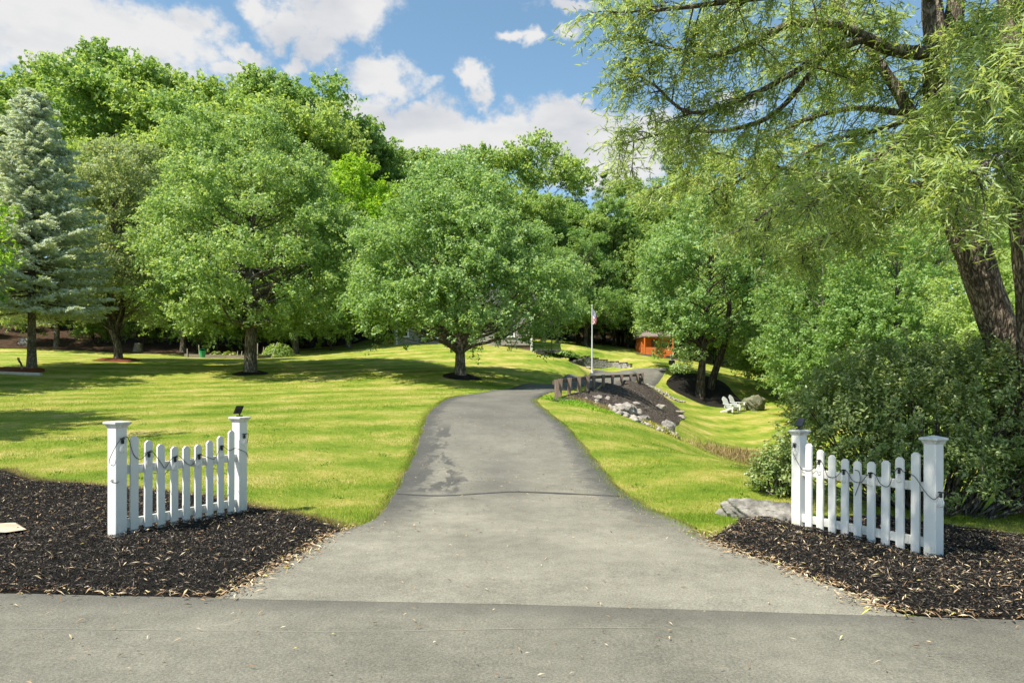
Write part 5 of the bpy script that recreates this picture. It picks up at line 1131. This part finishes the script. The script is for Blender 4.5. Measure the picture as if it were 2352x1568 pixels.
# fill behind the walls
TERR = np.array([pa(1262,45.9), pa(1290,45.5), pa(1318,45.7), pa(1337,46.5), pa(1337,49.5), pa(1250,48.5)])
def terrace():
    m = mk_grid_poly('mulch_terrace', TERR, .25, M['mulch'], .45, mound=.05); return m
terrace()
def leafy(name, c, n, leaf, mat, label, seed, rx, rz_, cat='plant', aspect=.55):
    g = np.random.default_rng(seed); d = rdir(g, n); d[:, 2] = np.abs(d[:, 2]); P = d*np.array([rx, rx*.7, rz_])*(.55+.45*g.random((n, 1))); D = d+np.array([0, 0, -.2])
    o = obj(name, leaf_mesh(name, P, d*.4+np.array([0, 0, .8])+rdir(g, n)*.4, D, leaf*(.7+.6*g.random(n)), leaf*aspect, mat, g.random(n)), loc=c); tagit(o, label, cat); return o
x, y = pa(1298,46.4); leafy('hosta_plant', (x, y, h1(x, y)+.45), 650, .26, M['hosta'], 'yellow green hosta clump on the dark block wall left of the flagpole', 1, .85, .45)
x, y = pa(1325,47.0); leafy('hosta_plant', (x, y, h1(x, y)+.45), 420, .26, M['hosta'], 'white edged hosta at the right end of the dark block wall', 2, .6, .5)
def lamp_post(dx, d, h, label):
    x = (dx-1176)/FPX*d; e = empty('lamp_post', (x, d, h1(x, d))); tagit(e, label, 'lamp post'); mb = MB(); mb.lathe([(.06,-.1),(.06,.15),(.035,.2),(.032,h-.3),(.05,h-.28)], sides=10); mb.build('post', M['black'], e)
    mb = MB(); mb.lathe([(.06,0),(.10,.05),(.12,.26)], sides=6); mb.build('lantern', M['glass'], e, (0, 0, h-.28)); mb = MB(); mb.lathe([(.15,0),(.09,.06),(.02,.12),(.015,.16)], sides=6); mb.build('lantern_roof', M['black'], e, (0, 0, h-.018))
lamp_post(1267, 44.6, 2.5, 'thin black lamp post at the house end of the dark block wall')
def ground_lantern():
    p = gp(1543,838,y0=50); e = empty('garden_lantern', (p[0], p[1], h1(*p))); tagit(e, 'small black lantern on the grass right of the orange playhouse', 'lantern')
    mb = MB(); mb.lathe([(.22,-.05),(.24,.32),(.2,.34)], sides=12); mb.build('base', M['black'], e); mb = MB(); mb.lathe([(.12,.34),(.13,.62),(.2,.64),(.05,.80)], sides=8); mb.build('lantern', M['pole'], e)
ground_lantern()

# ---------------------------------------------------------------- house behind the central maple
def house():
    d = 50.0; x0, x1 = (905-1176)/FPX*d, (1222-1176)/FPX*d; z0 = h1((x0+x1)/2, d)-.2; W = x1-x0; D = 9.0; zf = CAM_H-(792-HOR)/FPX*d-z0
    e = empty('house', ((x0+x1)/2, d, z0)); tagit(e, 'beige clapboard house mostly hidden behind the central maple', 'house')
    mb = MB(); mb.box((0, D/2, zf/2-.3), (W-.1, D-.1, zf+.6)); mb.build('foundation', M['brick'], e)
    mb = MB(); n = 22; ch = .13
    for k in range(n):   # overlapping clapboards
        z = zf+k*ch; V = [(-W/2, -.035, z), (W/2, -.035, z), (W/2, -.005, z+ch), (-W/2, -.005, z+ch), (-W/2, .02, z), (W/2, .02, z), (W/2, .02, z+ch), (-W/2, .02, z+ch)]
        mb.add(V, [(0, 1, 2, 3), (0, 4, 5, 1)]); V2 = [(W/2+.035, 0, z), (W/2+.035, D, z), (W/2+.005, D, z+ch), (W/2+.005, 0, z+ch), (W/2, 0, z), (W/2, D, z)]; mb.add(V2, [(0, 1, 2, 3), (0, 4, 5, 1)])
    o = mb.build('clapboard', M['siding'], e); o['kind'] = 'stuff'
    ht = zf+n*ch; mb = MB(); mb.box((0, D/2, (zf+ht)/2), (W-.04, D-.04, ht-zf-.01)); mb.build('wall', M['siding'], e)
    mb = MB(); mb.prism([(-D/2-.4, ht+.02), (D/2+.4, ht+.02), (D/2+.4, ht+.14), (0, ht+1.9), (-D/2-.4, ht+.14)], -W/2-.3, W/2+.3); o = mb.build('roof', M['roof'], e, (0, D/2, 0), rz=math.pi/2)
    def window(xc, w, h, zc):
        mb = MB(); t = .1
        for c, s in (((xc, -.05, zc+h/2), (w+2*t, .06, t)), ((xc-w/2-t/2, -.05, zc), (t, .06, h-t)), ((xc+w/2+t/2, -.05, zc), (t, .06, h-t)), ((xc, -.05, zc-h/2), (w+2*t+.1, .10, t)), ((xc, -.047, zc), (.05, .05, h-t))): mb.box(c, s)
        f = mb.build('window', M['white'], e); mb = MB(); mb.box((xc, -.04, zc), (w, .03, h-t)); mb.build('pane', M['glass'], f)
    sx = lambda dx: (dx-1176)/FPX*d-(x0+x1)/2
    window(sx(990), 1.15, 1.3, zf+1.15); window(sx(1165), .9, 1.2, zf+1.2); window(sx(925), .7, 1.2, zf+1.2)
    mb = MB(); mb.box((-W/2+.2, -.05, (zf+ht)/2), (.12, .05, ht-zf)); mb.build('corner_board', M['white'], e); mb = MB(); mb.box((W/2-.05, -.05, (zf+ht)/2-.3), (.16, .06, ht-zf+.6)); mb.build('corner_board', M['white'], e)
    for k in range(3): mb = MB(); mb.box((sx(1098), -.9+.28*k, zf-.36+.15*k-.3), (1.6, .3, .6)); mb.build('step', M['slab'], e)
    mb = MB(); mb.box((sx(980), -.35, zf-.2), (5.2, .3, .18), bev=.02); mb.build('planter_ledge', M['brick'], e)
house()
x, y = (1090-1176)/FPX*48.6, 48.6
leafy('flower_pot_plant', (x, y, h1(x, y)+.3), 160, .14, mat_leaf('pink petals', (.5,.06,.2), (.65,.15,.35), (.8,.4,.55)), 'pink flowers in front of the house, left of the maple trunk', 5, .3, .35, 'flowers')

# ---------------------------------------------------------------- orange playhouse
def playhouse():
    d = 60.0; xa, xb = (1476-1176)/FPX*d, (1545-1176)/FPX*d; W = xb-xa; z0 = h1((xa+xb)/2, d)-.05; e = empty('playhouse', ((xa+xb)/2, d, z0), .06); tagit(e, 'orange stained log playhouse with a porch, at the edge of the wood', 'playhouse'); D = 2.2; hw = 1.55
    for k in range(12):   # log courses of the walls
        z = .2+k*.125; mb = MB(); mb.box((0, D/2+.6, z+.06), (W-.1, D, .118), bev=.03); mb.build('log', M['cedar'], e)
    mb = MB(); mb.prism([(-D/2-.95, hw+.14), (D/2+.3, hw+.14), (D/2+.3, hw+.22), (-.2, hw+.85), (-D/2-.95, hw+.22)], -W/2-.15, W/2+.15); mb.build('roof', M['shingle'], e, (0, D/2+.6, 0), rz=math.pi/2)
    mb = MB(); mb.box((0, .1, .1), (W, 1.1, .16), bev=.01); mb.build('porch_floor', M['cedar'], e)
    for s in (-1, 1): mb = MB(); mb.box((s*(W/2-.06), -.38, .86), (.10, .10, 1.5), bev=.01); mb.build('porch_post', M['cedar'], e)
    for x_, w in ((-W/2+.6, 1.0), (W/2-.55, .95)):
        for k in range(5): mb = MB(); mb.box((x_, -.38, .26+k*.115), (w, .05, .10), bev=.008); mb.build('railing_board', M['cedar'], e)
    mb = MB(); mb.box((W/2-.55, .57, 1.05), (.62, .06, .62)); f = mb.build('window', M['white'], e); mb = MB(); mb.box((W/2-.55, .555, 1.05), (.5, .06, .5)); mb.build('pane', M['glass'], f)
    mb = MB(); mb.box((-.1, .57, .85), (.6, .06, 1.3)); mb.build('door', M['raildark'], e)
    for k in range(3): mb = MB(); mb.box((0, -.6-.26*k, .02-.10*k), (.7, .26, .30), bev=.01); mb.build('step', M['cedar'], e)
playhouse()
x, y = (1512-1176)/FPX*59, 59.4
mk_grid_poly('mulch_strip', np.array([(x-1.9, y-.6), (x+2.8, y-.9), (x+3.0, y+.4), (x-1.9, y+.5)]), .25, M['mulch_bank'], .04, mound=.03)

# ---------------------------------------------------------------- board fence on the far lawn
def board_fence():
    d = 74.0; xa, xb = (1545-1176)/FPX*d, (1745-1176)/FPX*d; n = 62; e = empty('board_fence', ((xa+xb)/2, d, h1((xa+xb)/2, d))); tagit(e, 'grey stockade board fence in the shade at the back of the far lawn', 'fence')
    g = np.random.default_rng(2); w = (xb-xa)/n; mb = MB(); mb.prism([(-w/2+.006, -.1), (w/2-.006, -.1), (w/2-.006, 1.62), (0, 1.72), (-w/2+.006, 1.62)], -.012, .012); bm_ = mb.mesh('board', M['fencewood'])
    for k in range(n): x = xa+w*(k+.5); obj('board', bm_, e, (x-(xa+xb)/2, g.normal()*.006, h1(x, d)-e.location[2]+.03*g.random()))
    for zc in (.4, 1.35): mb = MB(); mb.box((0, .05, zc), (xb-xa, .06, .09)); o = mb.build('rail', M['fencewood'], e); 
board_fence()

# ---------------------------------------------------------------- kitchen garden at the left wood edge
def garden():
    d = 43.0; z = lambda x, y: h1(x, y)
    pts_ = [pa(424,43.6), pa(520,43.2), pa(592,42.6)]; b = np.array([*pts_[1], z(*pts_[1])]); e = empty('raised_garden_bed', b); tagit(e, 'board edged garden bed with leaning stakes along the wood edge at left', 'garden bed')
    for a, c in ((pts_[0], pts_[1]), (pts_[1], pts_[2]), (pts_[2], (pts_[2][0]+.3, pts_[2][1]+1.6)), (pts_[0], (pts_[0][0]-.2, pts_[0][1]+1.6))):
        a, c = np.array(a), np.array(c); m = (a+c)/2; L_ = np.hypot(*(c-a)); za, zc = z(*a), z(*c); mb = MB(); ang = math.atan2(c[1]-a[1], c[0]-a[0]); n = np.array([-math.sin(ang), math.cos(ang)])*.025
        V = [(*(a-n), za-.1), (*(c-n), zc-.1), (*(c+n), zc-.1), (*(a+n), za-.1), (*(a-n), za+.20), (*(c-n), zc+.20), (*(c+n), zc+.20), (*(a+n), za+.20)]
        mb.add(np.array(V)-b, [(0, 3, 2, 1), (4, 5, 6, 7), (0, 1, 5, 4), (1, 2, 6, 5), (2, 3, 7, 6), (3, 0, 4, 7)]); mb.build('board', M['board'], e)
    for i, (dx, h, lean, l) in enumerate(((430,.5,.0,'leftmost short garden stake at the corner of the garden bed'),(458,.75,-.05,'pale garden stake behind the green bucket'),(545,.4,.05,'short garden stake, first right of the leafy vegetables'),(553,.4,.2,'short leaning garden stake beside another short one'),(562,.45,.03,'short garden stake left of the tallest pair'),(572,.8,.02,'tall upright garden stake, left one of the tall pair'),(591,.9,.02,'tall upright garden stake, right one of the tall pair'),(603,.65,.12,'garden stake leaning slightly, second from the right end'),(622,.95,.45,'long garden stake leaning far to the right at the end of the bed'))):
        x, y = pa(dx, 43.5); mb = MB(); mb.tube([(0, 0, -.1), (lean*h, 0, h)], .028, 5); o = mb.build('garden_stake', M['stake'], None, (x, y, z(x, y)+.05)); tagit(o, l, 'stake', 'stakes of the garden bed')
    x, y = pa(465,42.6); e = empty('bucket', (x, y, z(x, y)+.06)); tagit(e, 'small green bucket standing by the garden bed', 'bucket'); mb = MB(); mb.lathe([(.15,0),(.2,.36),(.215,.36),(.215,.39),(.19,.39),(.15,.05)], sides=14); mb.build('body', M['bucket'], e); mb = MB(); mb.tube([(-.2,0,.36),(-.12,0,.52),(.12,0,.52),(.2,0,.36)], .008, 5); mb.build('handle', M['bucket'], e)
    for i, (dx, s, l) in enumerate(((497,.4,'pale leafy squash plant left of the middle of the garden bed'),(527,.55,'wide leafy squash plant in the middle of the garden bed'),(585,.28,'small leafy plant between the tall garden stakes'))): x, y = pa(dx, 43.6); leafy('vegetable_plant', (x, y, z(x, y)+.1), 160, .2, M['hosta'], l, 20+i, s, .35, aspect=.8)
    x, y = pa(795*.0+820*.0+640, 44.5); leafy('leafy_shrub', (x, y, z(x, y)), 1200, .14, M['forest'], 'small bushy shrub at the wood edge right of the tall maple trunk', 31, 1.1, .95, 'bush')
garden()
# stump, edging and slab on the left
def misc():
    mb = MB(); z = lambda x, y: h1(x, y)
    L_ = np.array([gp(-300,853,24), gp(-60,856,24), gp(40,860,24), gp(95,862,24)]); q = spline(L_, 20); b = np.array([*q[0], z(*q[0])]); V = [(x, y, z(x, y)+.0) for x, y in q]; mb.tube(np.array(V)-b, .12, 6); o = mb.build('concrete_edging', M['concrete'], None, b); tagit(o, 'pale concrete edging strip in front of the red mulch under the spruce', 'edging')
    p = gp(8,1238); o = rock(40, (.62,.5,.09), M['slab'], (p[0]-.05, p[1]), 'flat tan stone slab on the black mulch at the left picture edge', rz=.4, sink=.1, cuts=10, rough=.12, name='stone_slab'); o.location[2] += .07
    x, y = pa(292,35.2); x, y = pa(318,46); mb = MB(); mb.lathe([(.45,-.2),(.32,.15),(.25,.45),(.23,.6)], sides=14); o = mb.build('tree_stump', M['bark_spruce'], None, (x, y, z(x, y)), smooth=True); tagit(o, 'pale cut tree stump in the leaf litter behind the narrow pale maple', 'stump')
    x, y = pa(45,29.5); mb = MB(); mb.tube(spline(np.array([(.12,0,-.1),(.08,0,.25),(-.02,0,.42),(-.06,0,.55)]), 10), np.linspace(.035,.05,10), 7); o = mb.build('branch_stub', M['bark'], None, (x, y, z(x, y))); tagit(o, 'short crooked branch stub standing left of the spruce trunk', 'stub')
misc()
# ---------------------------------------------------------------- grass, mulch chips and fallen leaves
def scatter(g, x0, x1, y0, y1, n): return x0+(x1-x0)*g.random(n), y0+(y1-y0)*g.random(n)
def grass(n, seed, poly_excl, box, ln, wd, name, lab, far=0):
    g = np.random.default_rng(seed); x0, x1, y0, y1 = box
    u = g.random(n); y = y0*np.exp(u*math.log(y1/y0)); w0 = np.maximum(x0, -.80*y-.3); w1 = np.minimum(x1, .80*y+.3); x = w0+(w1-w0)*g.random(n)
    keep = y > street_y(x)+.05
    for pl_ in poly_excl: keep &= ~inside(pl_, x, y)
    x, y = x[keep], y[keep]; m = len(x); z = H(x, y)
    dry = .5+.5*vnoise(x, y, .55, 41)*.6+.5*vnoise(x, y, 2.0, 42)*.4
    l_ = ln*(.45+.9*g.random(m))*(1+.25*vnoise(x, y, .8, 3)); D = np.stack([g.normal(size=m)*.45+.1, g.normal(size=m)*.45, np.ones(m)], 1); D = unit(D)
    S = unit(np.stack([g.normal(size=m), g.normal(size=m)*.4, np.zeros(m)], 1)); wdv = (wd*(.6+.8*g.random(m))*(.7+.035*y))[:, None]
    B = np.stack([x, y, z-.012], 1); V = np.empty((m, 3, 3), np.float32); V[:, 0] = B-S*wdv*.5; V[:, 1] = B+S*wdv*.5; V[:, 2] = B+D*l_[:, None]
    F = np.arange(m*3, dtype=np.int32).reshape(-1, 3); tint = np.clip(.30*g.random(m)+.95*dry-.13+.17*np.sin(3.4*(.92*y-.38*x)+.6*vnoise(x, y, .5, 8)), 0, 1)  # the sine repeats the lanes' painted sheen in the blade tint
    o = obj(name, mesh_np(name, V.reshape(-1, 3), F, M['blade'], tint=np.repeat(tint, 3))); tagit(o, lab, 'grass', kind='stuff'); return o
M['blade'] = mat_leaf('grass blades', (.13,.25,.014), (.26,.36,.034), (.56,.50,.14), transl=.4, rough=.6, spec=.2, huevar=0, valvar=0)
M['weed'] = mat_leaf('clover leaves', (.10,.22,.025), (.17,.30,.04), (.25,.37,.07), transl=.35, rough=.6, spec=.2, huevar=0, valvar=0)
EX = [DRIVE, BED_L, BED_R, BANK]
grass(420000, 1, EX, (-30, 12, 5.5, 30), .048, .0080, 'grass_blades', 'short mown grass of the front lawns')
# longer fringe along the edges of driveway and beds
def fringe(line, n, ln, name, lab, seed, mat, off=.05, spread=.05, wd=.009, side=0):
    g = np.random.default_rng(seed); L_ = np.array(line); s = np.concatenate([[0], np.cumsum(np.linalg.norm(np.diff(L_, axis=0), axis=1))]); t = g.random(n)*s[-1]
    p = np.stack([np.interp(t, s, L_[:, k]) for k in range(2)], 1); T = np.stack([np.interp(t, s, np.gradient(L_[:, k])) for k in range(2)], 1); T = unit(T); Nn = np.stack([-T[:, 1], T[:, 0]], 1)
    p = p+Nn*(off+np.abs(g.normal(size=(n, 1)))*spread); z = H(p[:, 0], p[:, 1]); l_ = ln*(.4+.9*g.random(n)); D = unit(np.stack([g.normal(size=n)*.6-.3*Nn[:, 0]*np.sign(off), g.normal(size=n)*.6-.3*Nn[:, 1]*np.sign(off), np.ones(n)*.9], 1))
    S = unit(np.stack([g.normal(size=n), g.normal(size=n)*.5, np.zeros(n)], 1)); w = (wd*(.6+.8*g.random(n)))[:, None]; B = np.column_stack([p, z-.01]); V = np.empty((n, 3, 3), np.float32); V[:, 0] = B-S*w/2; V[:, 1] = B+S*w/2; V[:, 2] = B+D*l_[:, None]
    o = obj(name, mesh_np(name, V.reshape(-1, 3), np.arange(n*3, dtype=np.int32).reshape(-1, 3), mat, tint=np.repeat(np.clip(g.random(n)*.6+.3*vnoise(p[:, 0], p[:, 1], 1.5, 6)+.1, 0, 1), 3))); tagit(o, lab, 'grass', kind='stuff')
nl0 = int(np.argmin(np.abs(le_c[:, 1]-7.7))); nl1 = int(np.argmin(np.abs(le_c[:, 1]-24))); nr0 = int(np.argmin(np.abs(re_c[:, 1]-7.2))); nr1 = int(np.argmin(np.abs(re_c[:, 1]-23)))
fringe(le_c[nl0:nl1], 9000, .06, 'grass_fringe', 'uneven grass edge along the left side of the driveway', 3, M['blade'], off=-.03, spread=.10)
fringe(le_c[nl0:nl1], 3000, .07, 'dry_grass_fringe', 'dry grass mixed into the left driveway edge', 5, M['drygrass'], off=.0, spread=.05)
fringe(re_c[nr0:nr1], 9000, .06, 'grass_fringe', 'uneven grass edge along the right side of the driveway', 4, M['blade'], off=-.03, spread=.10)
fringe(re_c[nr0:nr1], 5000, .06, 'dry_grass_fringe', 'dry straw coloured grass along the right driveway edge', 6, M['drygrass'], off=-.03, spread=.03)
fringe(BED_L[2:12], 9000, .07, 'dry_grass_fringe', 'dry grass along the back edge of the left mulch bed', 7, M['drygrass'], off=.0, spread=.08)
# mulch chips
def chips(n, poly, mound, rough, seed, name, lab, stops_mat, ln=(.015, .060), wd=(.004, .012), vis=None, flat=.35, lift=.02):
    g = np.random.default_rng(seed); x0, y0 = poly.min(0); x1, y1 = poly.max(0); x, y = scatter(g, x0, x1, y0, y1, n*3)
    k = inside(poly, x, y) & (np.abs(x) < .79*y+.35); x, y = x[k][:n], y[k][:n]; m = len(x); sd = 3 if poly is BED_L else 8 if poly is BANK else 6
    z = mound_h(poly, x, y, mound, rough, sd)+lift+.006+.016*g.random(m); P = np.stack([x, y, z], 1); a = g.random(m)*6.28; D = np.stack([np.cos(a), np.sin(a), g.normal(size=m)*.35], 1); Nr = np.array([0, 0, 1.0])+g.normal(size=(m, 3))*flat
    o = obj(name, leaf_mesh(name, P, Nr, D, ln[0]+(ln[1]-ln[0])*g.random(m)**2, wd[0]+(wd[1]-wd[0])*g.random(m), stops_mat, g.random(m), fold=.25)); tagit(o, lab, 'mulch', kind='stuff'); return o
M['chip'] = mat_tint('bark chips', [(0,(.008,.007,.006)),(.5,(.030,.026,.022)),(.8,(.080,.068,.055)),(1,(.19,.155,.12))])
M['chipbank'] = mat_tint('brown bark chips', [(0,(.035,.028,.024)),(.5,(.10,.082,.068)),(.85,(.18,.15,.125)),(1,(.30,.255,.21))])
M['straw'] = mat_tint('dead willow leaves', [(0,(.16,.09,.05)),(.35,(.34,.22,.12)),(.75,(.52,.41,.26)),(.92,(.60,.50,.35)),(1,(.50,.44,.08))], rough=.7)
chips(52000, BED_L, .06, .035, 31, 'bark_chips', 'black bark mulch chips on the left bed', M['chip'])
chips(52000, BED_R, .05, .04, 32, 'bark_chips', 'black bark mulch chips on the right bed', M['chip'])
chips(9000, BANK, .04, .04, 35, 'bark_chips', 'brown bark chips on the bank below the guard rail', M['chipbank'], (.05,.16), (.015,.035))
chips(1300, BED_L, .06, .035, 33, 'dead_leaves', 'dry fallen leaves scattered over the left mulch bed', M['straw'], (.035,.09), (.006,.012), lift=.03, flat=.4)
chips(2200, BED_R, .05, .04, 34, 'dead_leaves', 'dry fallen leaves scattered over the right mulch bed', M['straw'], (.035,.09), (.005,.011), lift=.03, flat=.4)
def drift(line, n, spread, seed, name, lab, off=0.0, lift=.03, mat='straw', ln=(.03, .09), wd=(.006, .016)):
    g = np.random.default_rng(seed); L_ = np.array(line); s = np.concatenate([[0], np.cumsum(np.linalg.norm(np.diff(L_, axis=0), axis=1))]); t = g.random(n)*s[-1]; p = np.stack([np.interp(t, s, L_[:, k]) for k in range(2)], 1)+g.normal(size=(n, 2))*spread
    P = np.column_stack([p, H(p[:, 0], p[:, 1])+lift+.01*g.random(n)]); a = g.random(n)*6.28; D = np.stack([np.cos(a), np.sin(a), g.normal(size=n)*.2], 1)
    o = obj(name, leaf_mesh(name, P, np.array([0, 0, 1.0])+g.normal(size=(n, 3))*.3, D, ln[0]+(ln[1]-ln[0])*g.random(n), wd[0]+(wd[1]-wd[0])*g.random(n), M[mat], g.random(n), fold=.25)); tagit(o, lab, 'leaves', kind='stuff')
dl = np.array([le_c[i] for i in range(0, nl0+4)]); drift(dl, 750, .085, 41, 'dead_leaves', 'drift of dry leaves between the left mulch bed and the driveway')
dr = np.array([re_c[i] for i in range(0, nr0+6)]); drift(dr, 800, .10, 42, 'dead_leaves', 'drift of dry leaves between the right mulch bed and the driveway')
sx_ = np.linspace(-4.5, -2.3, 20); drift(np.stack([sx_, street_y(sx_)+.03], 1), 200, .06, 43, 'dead_leaves', 'drift of dry leaves where the left mulch bed meets the street')
sx_ = np.linspace(2.8, 4.6, 20); drift(np.stack([sx_, street_y(sx_)+.03], 1), 220, .07, 44, 'dead_leaves', 'drift of dry leaves where the right mulch bed meets the street')
def loose(n, box, seed, name, lab, tint=(0, 1), ln=(.02, .062), wd=(.005, .013), inpoly=None, dense=None):
    g = np.random.default_rng(seed); x, y = scatter(g, *box, n*6); k = np.ones(len(x), bool)
    if inpoly is not None: k &= inside(inpoly, x, y)
    if dense is not None: k &= g.random(len(x)) < dense(x, y)
    x, y = x[k][:n], y[k][:n]; m = len(x); P = np.column_stack([x, y, H(x, y)+.022+.006*g.random(m)]); a = g.random(m)*6.28; D = np.stack([np.cos(a), np.sin(a), np.zeros(m)], 1)
    o = obj(name, leaf_mesh(name, P, np.array([0, 0, 1.0])+g.normal(size=(m, 3))*.28, D, ln[0]+(ln[1]-ln[0])*g.random(m), wd[0]+(wd[1]-wd[0])*g.random(m), M['straw'], tint[0]+(tint[1]-tint[0])*g.random(m), fold=.25)); tagit(o, lab, 'leaves', kind='stuff')
loose(1150, (-3, 3.2, 5, 20), 51, 'fallen_leaves', 'small fallen leaves lying on the driveway', inpoly=DRIVE, dense=lambda x, y: np.clip(.2+.8*(vnoise(x, y, .7, 5) > -.1)*(y > 7.5), 0, 1))
loose(130, (-4, 4, 3.5, 5), 52, 'fallen_leaves', 'small fallen leaves lying on the street')
gw = np.random.default_rng(61); wx, wy = scatter(gw, -9, 5, 7.5, 17, 400); wk = ~inside(DRIVE, wx, wy) & ~inside(BED_L, wx, wy) & ~inside(BED_R, wx, wy) & (np.abs(wx) < .78*wy)
tuft('lawn_weeds', np.column_stack([wx[wk], wy[wk]])[:40], 1100, .05, M['weed'], 'broad leaved weeds and clover scattered in the near lawn', 62, .16, .022, .55, cat='weeds')
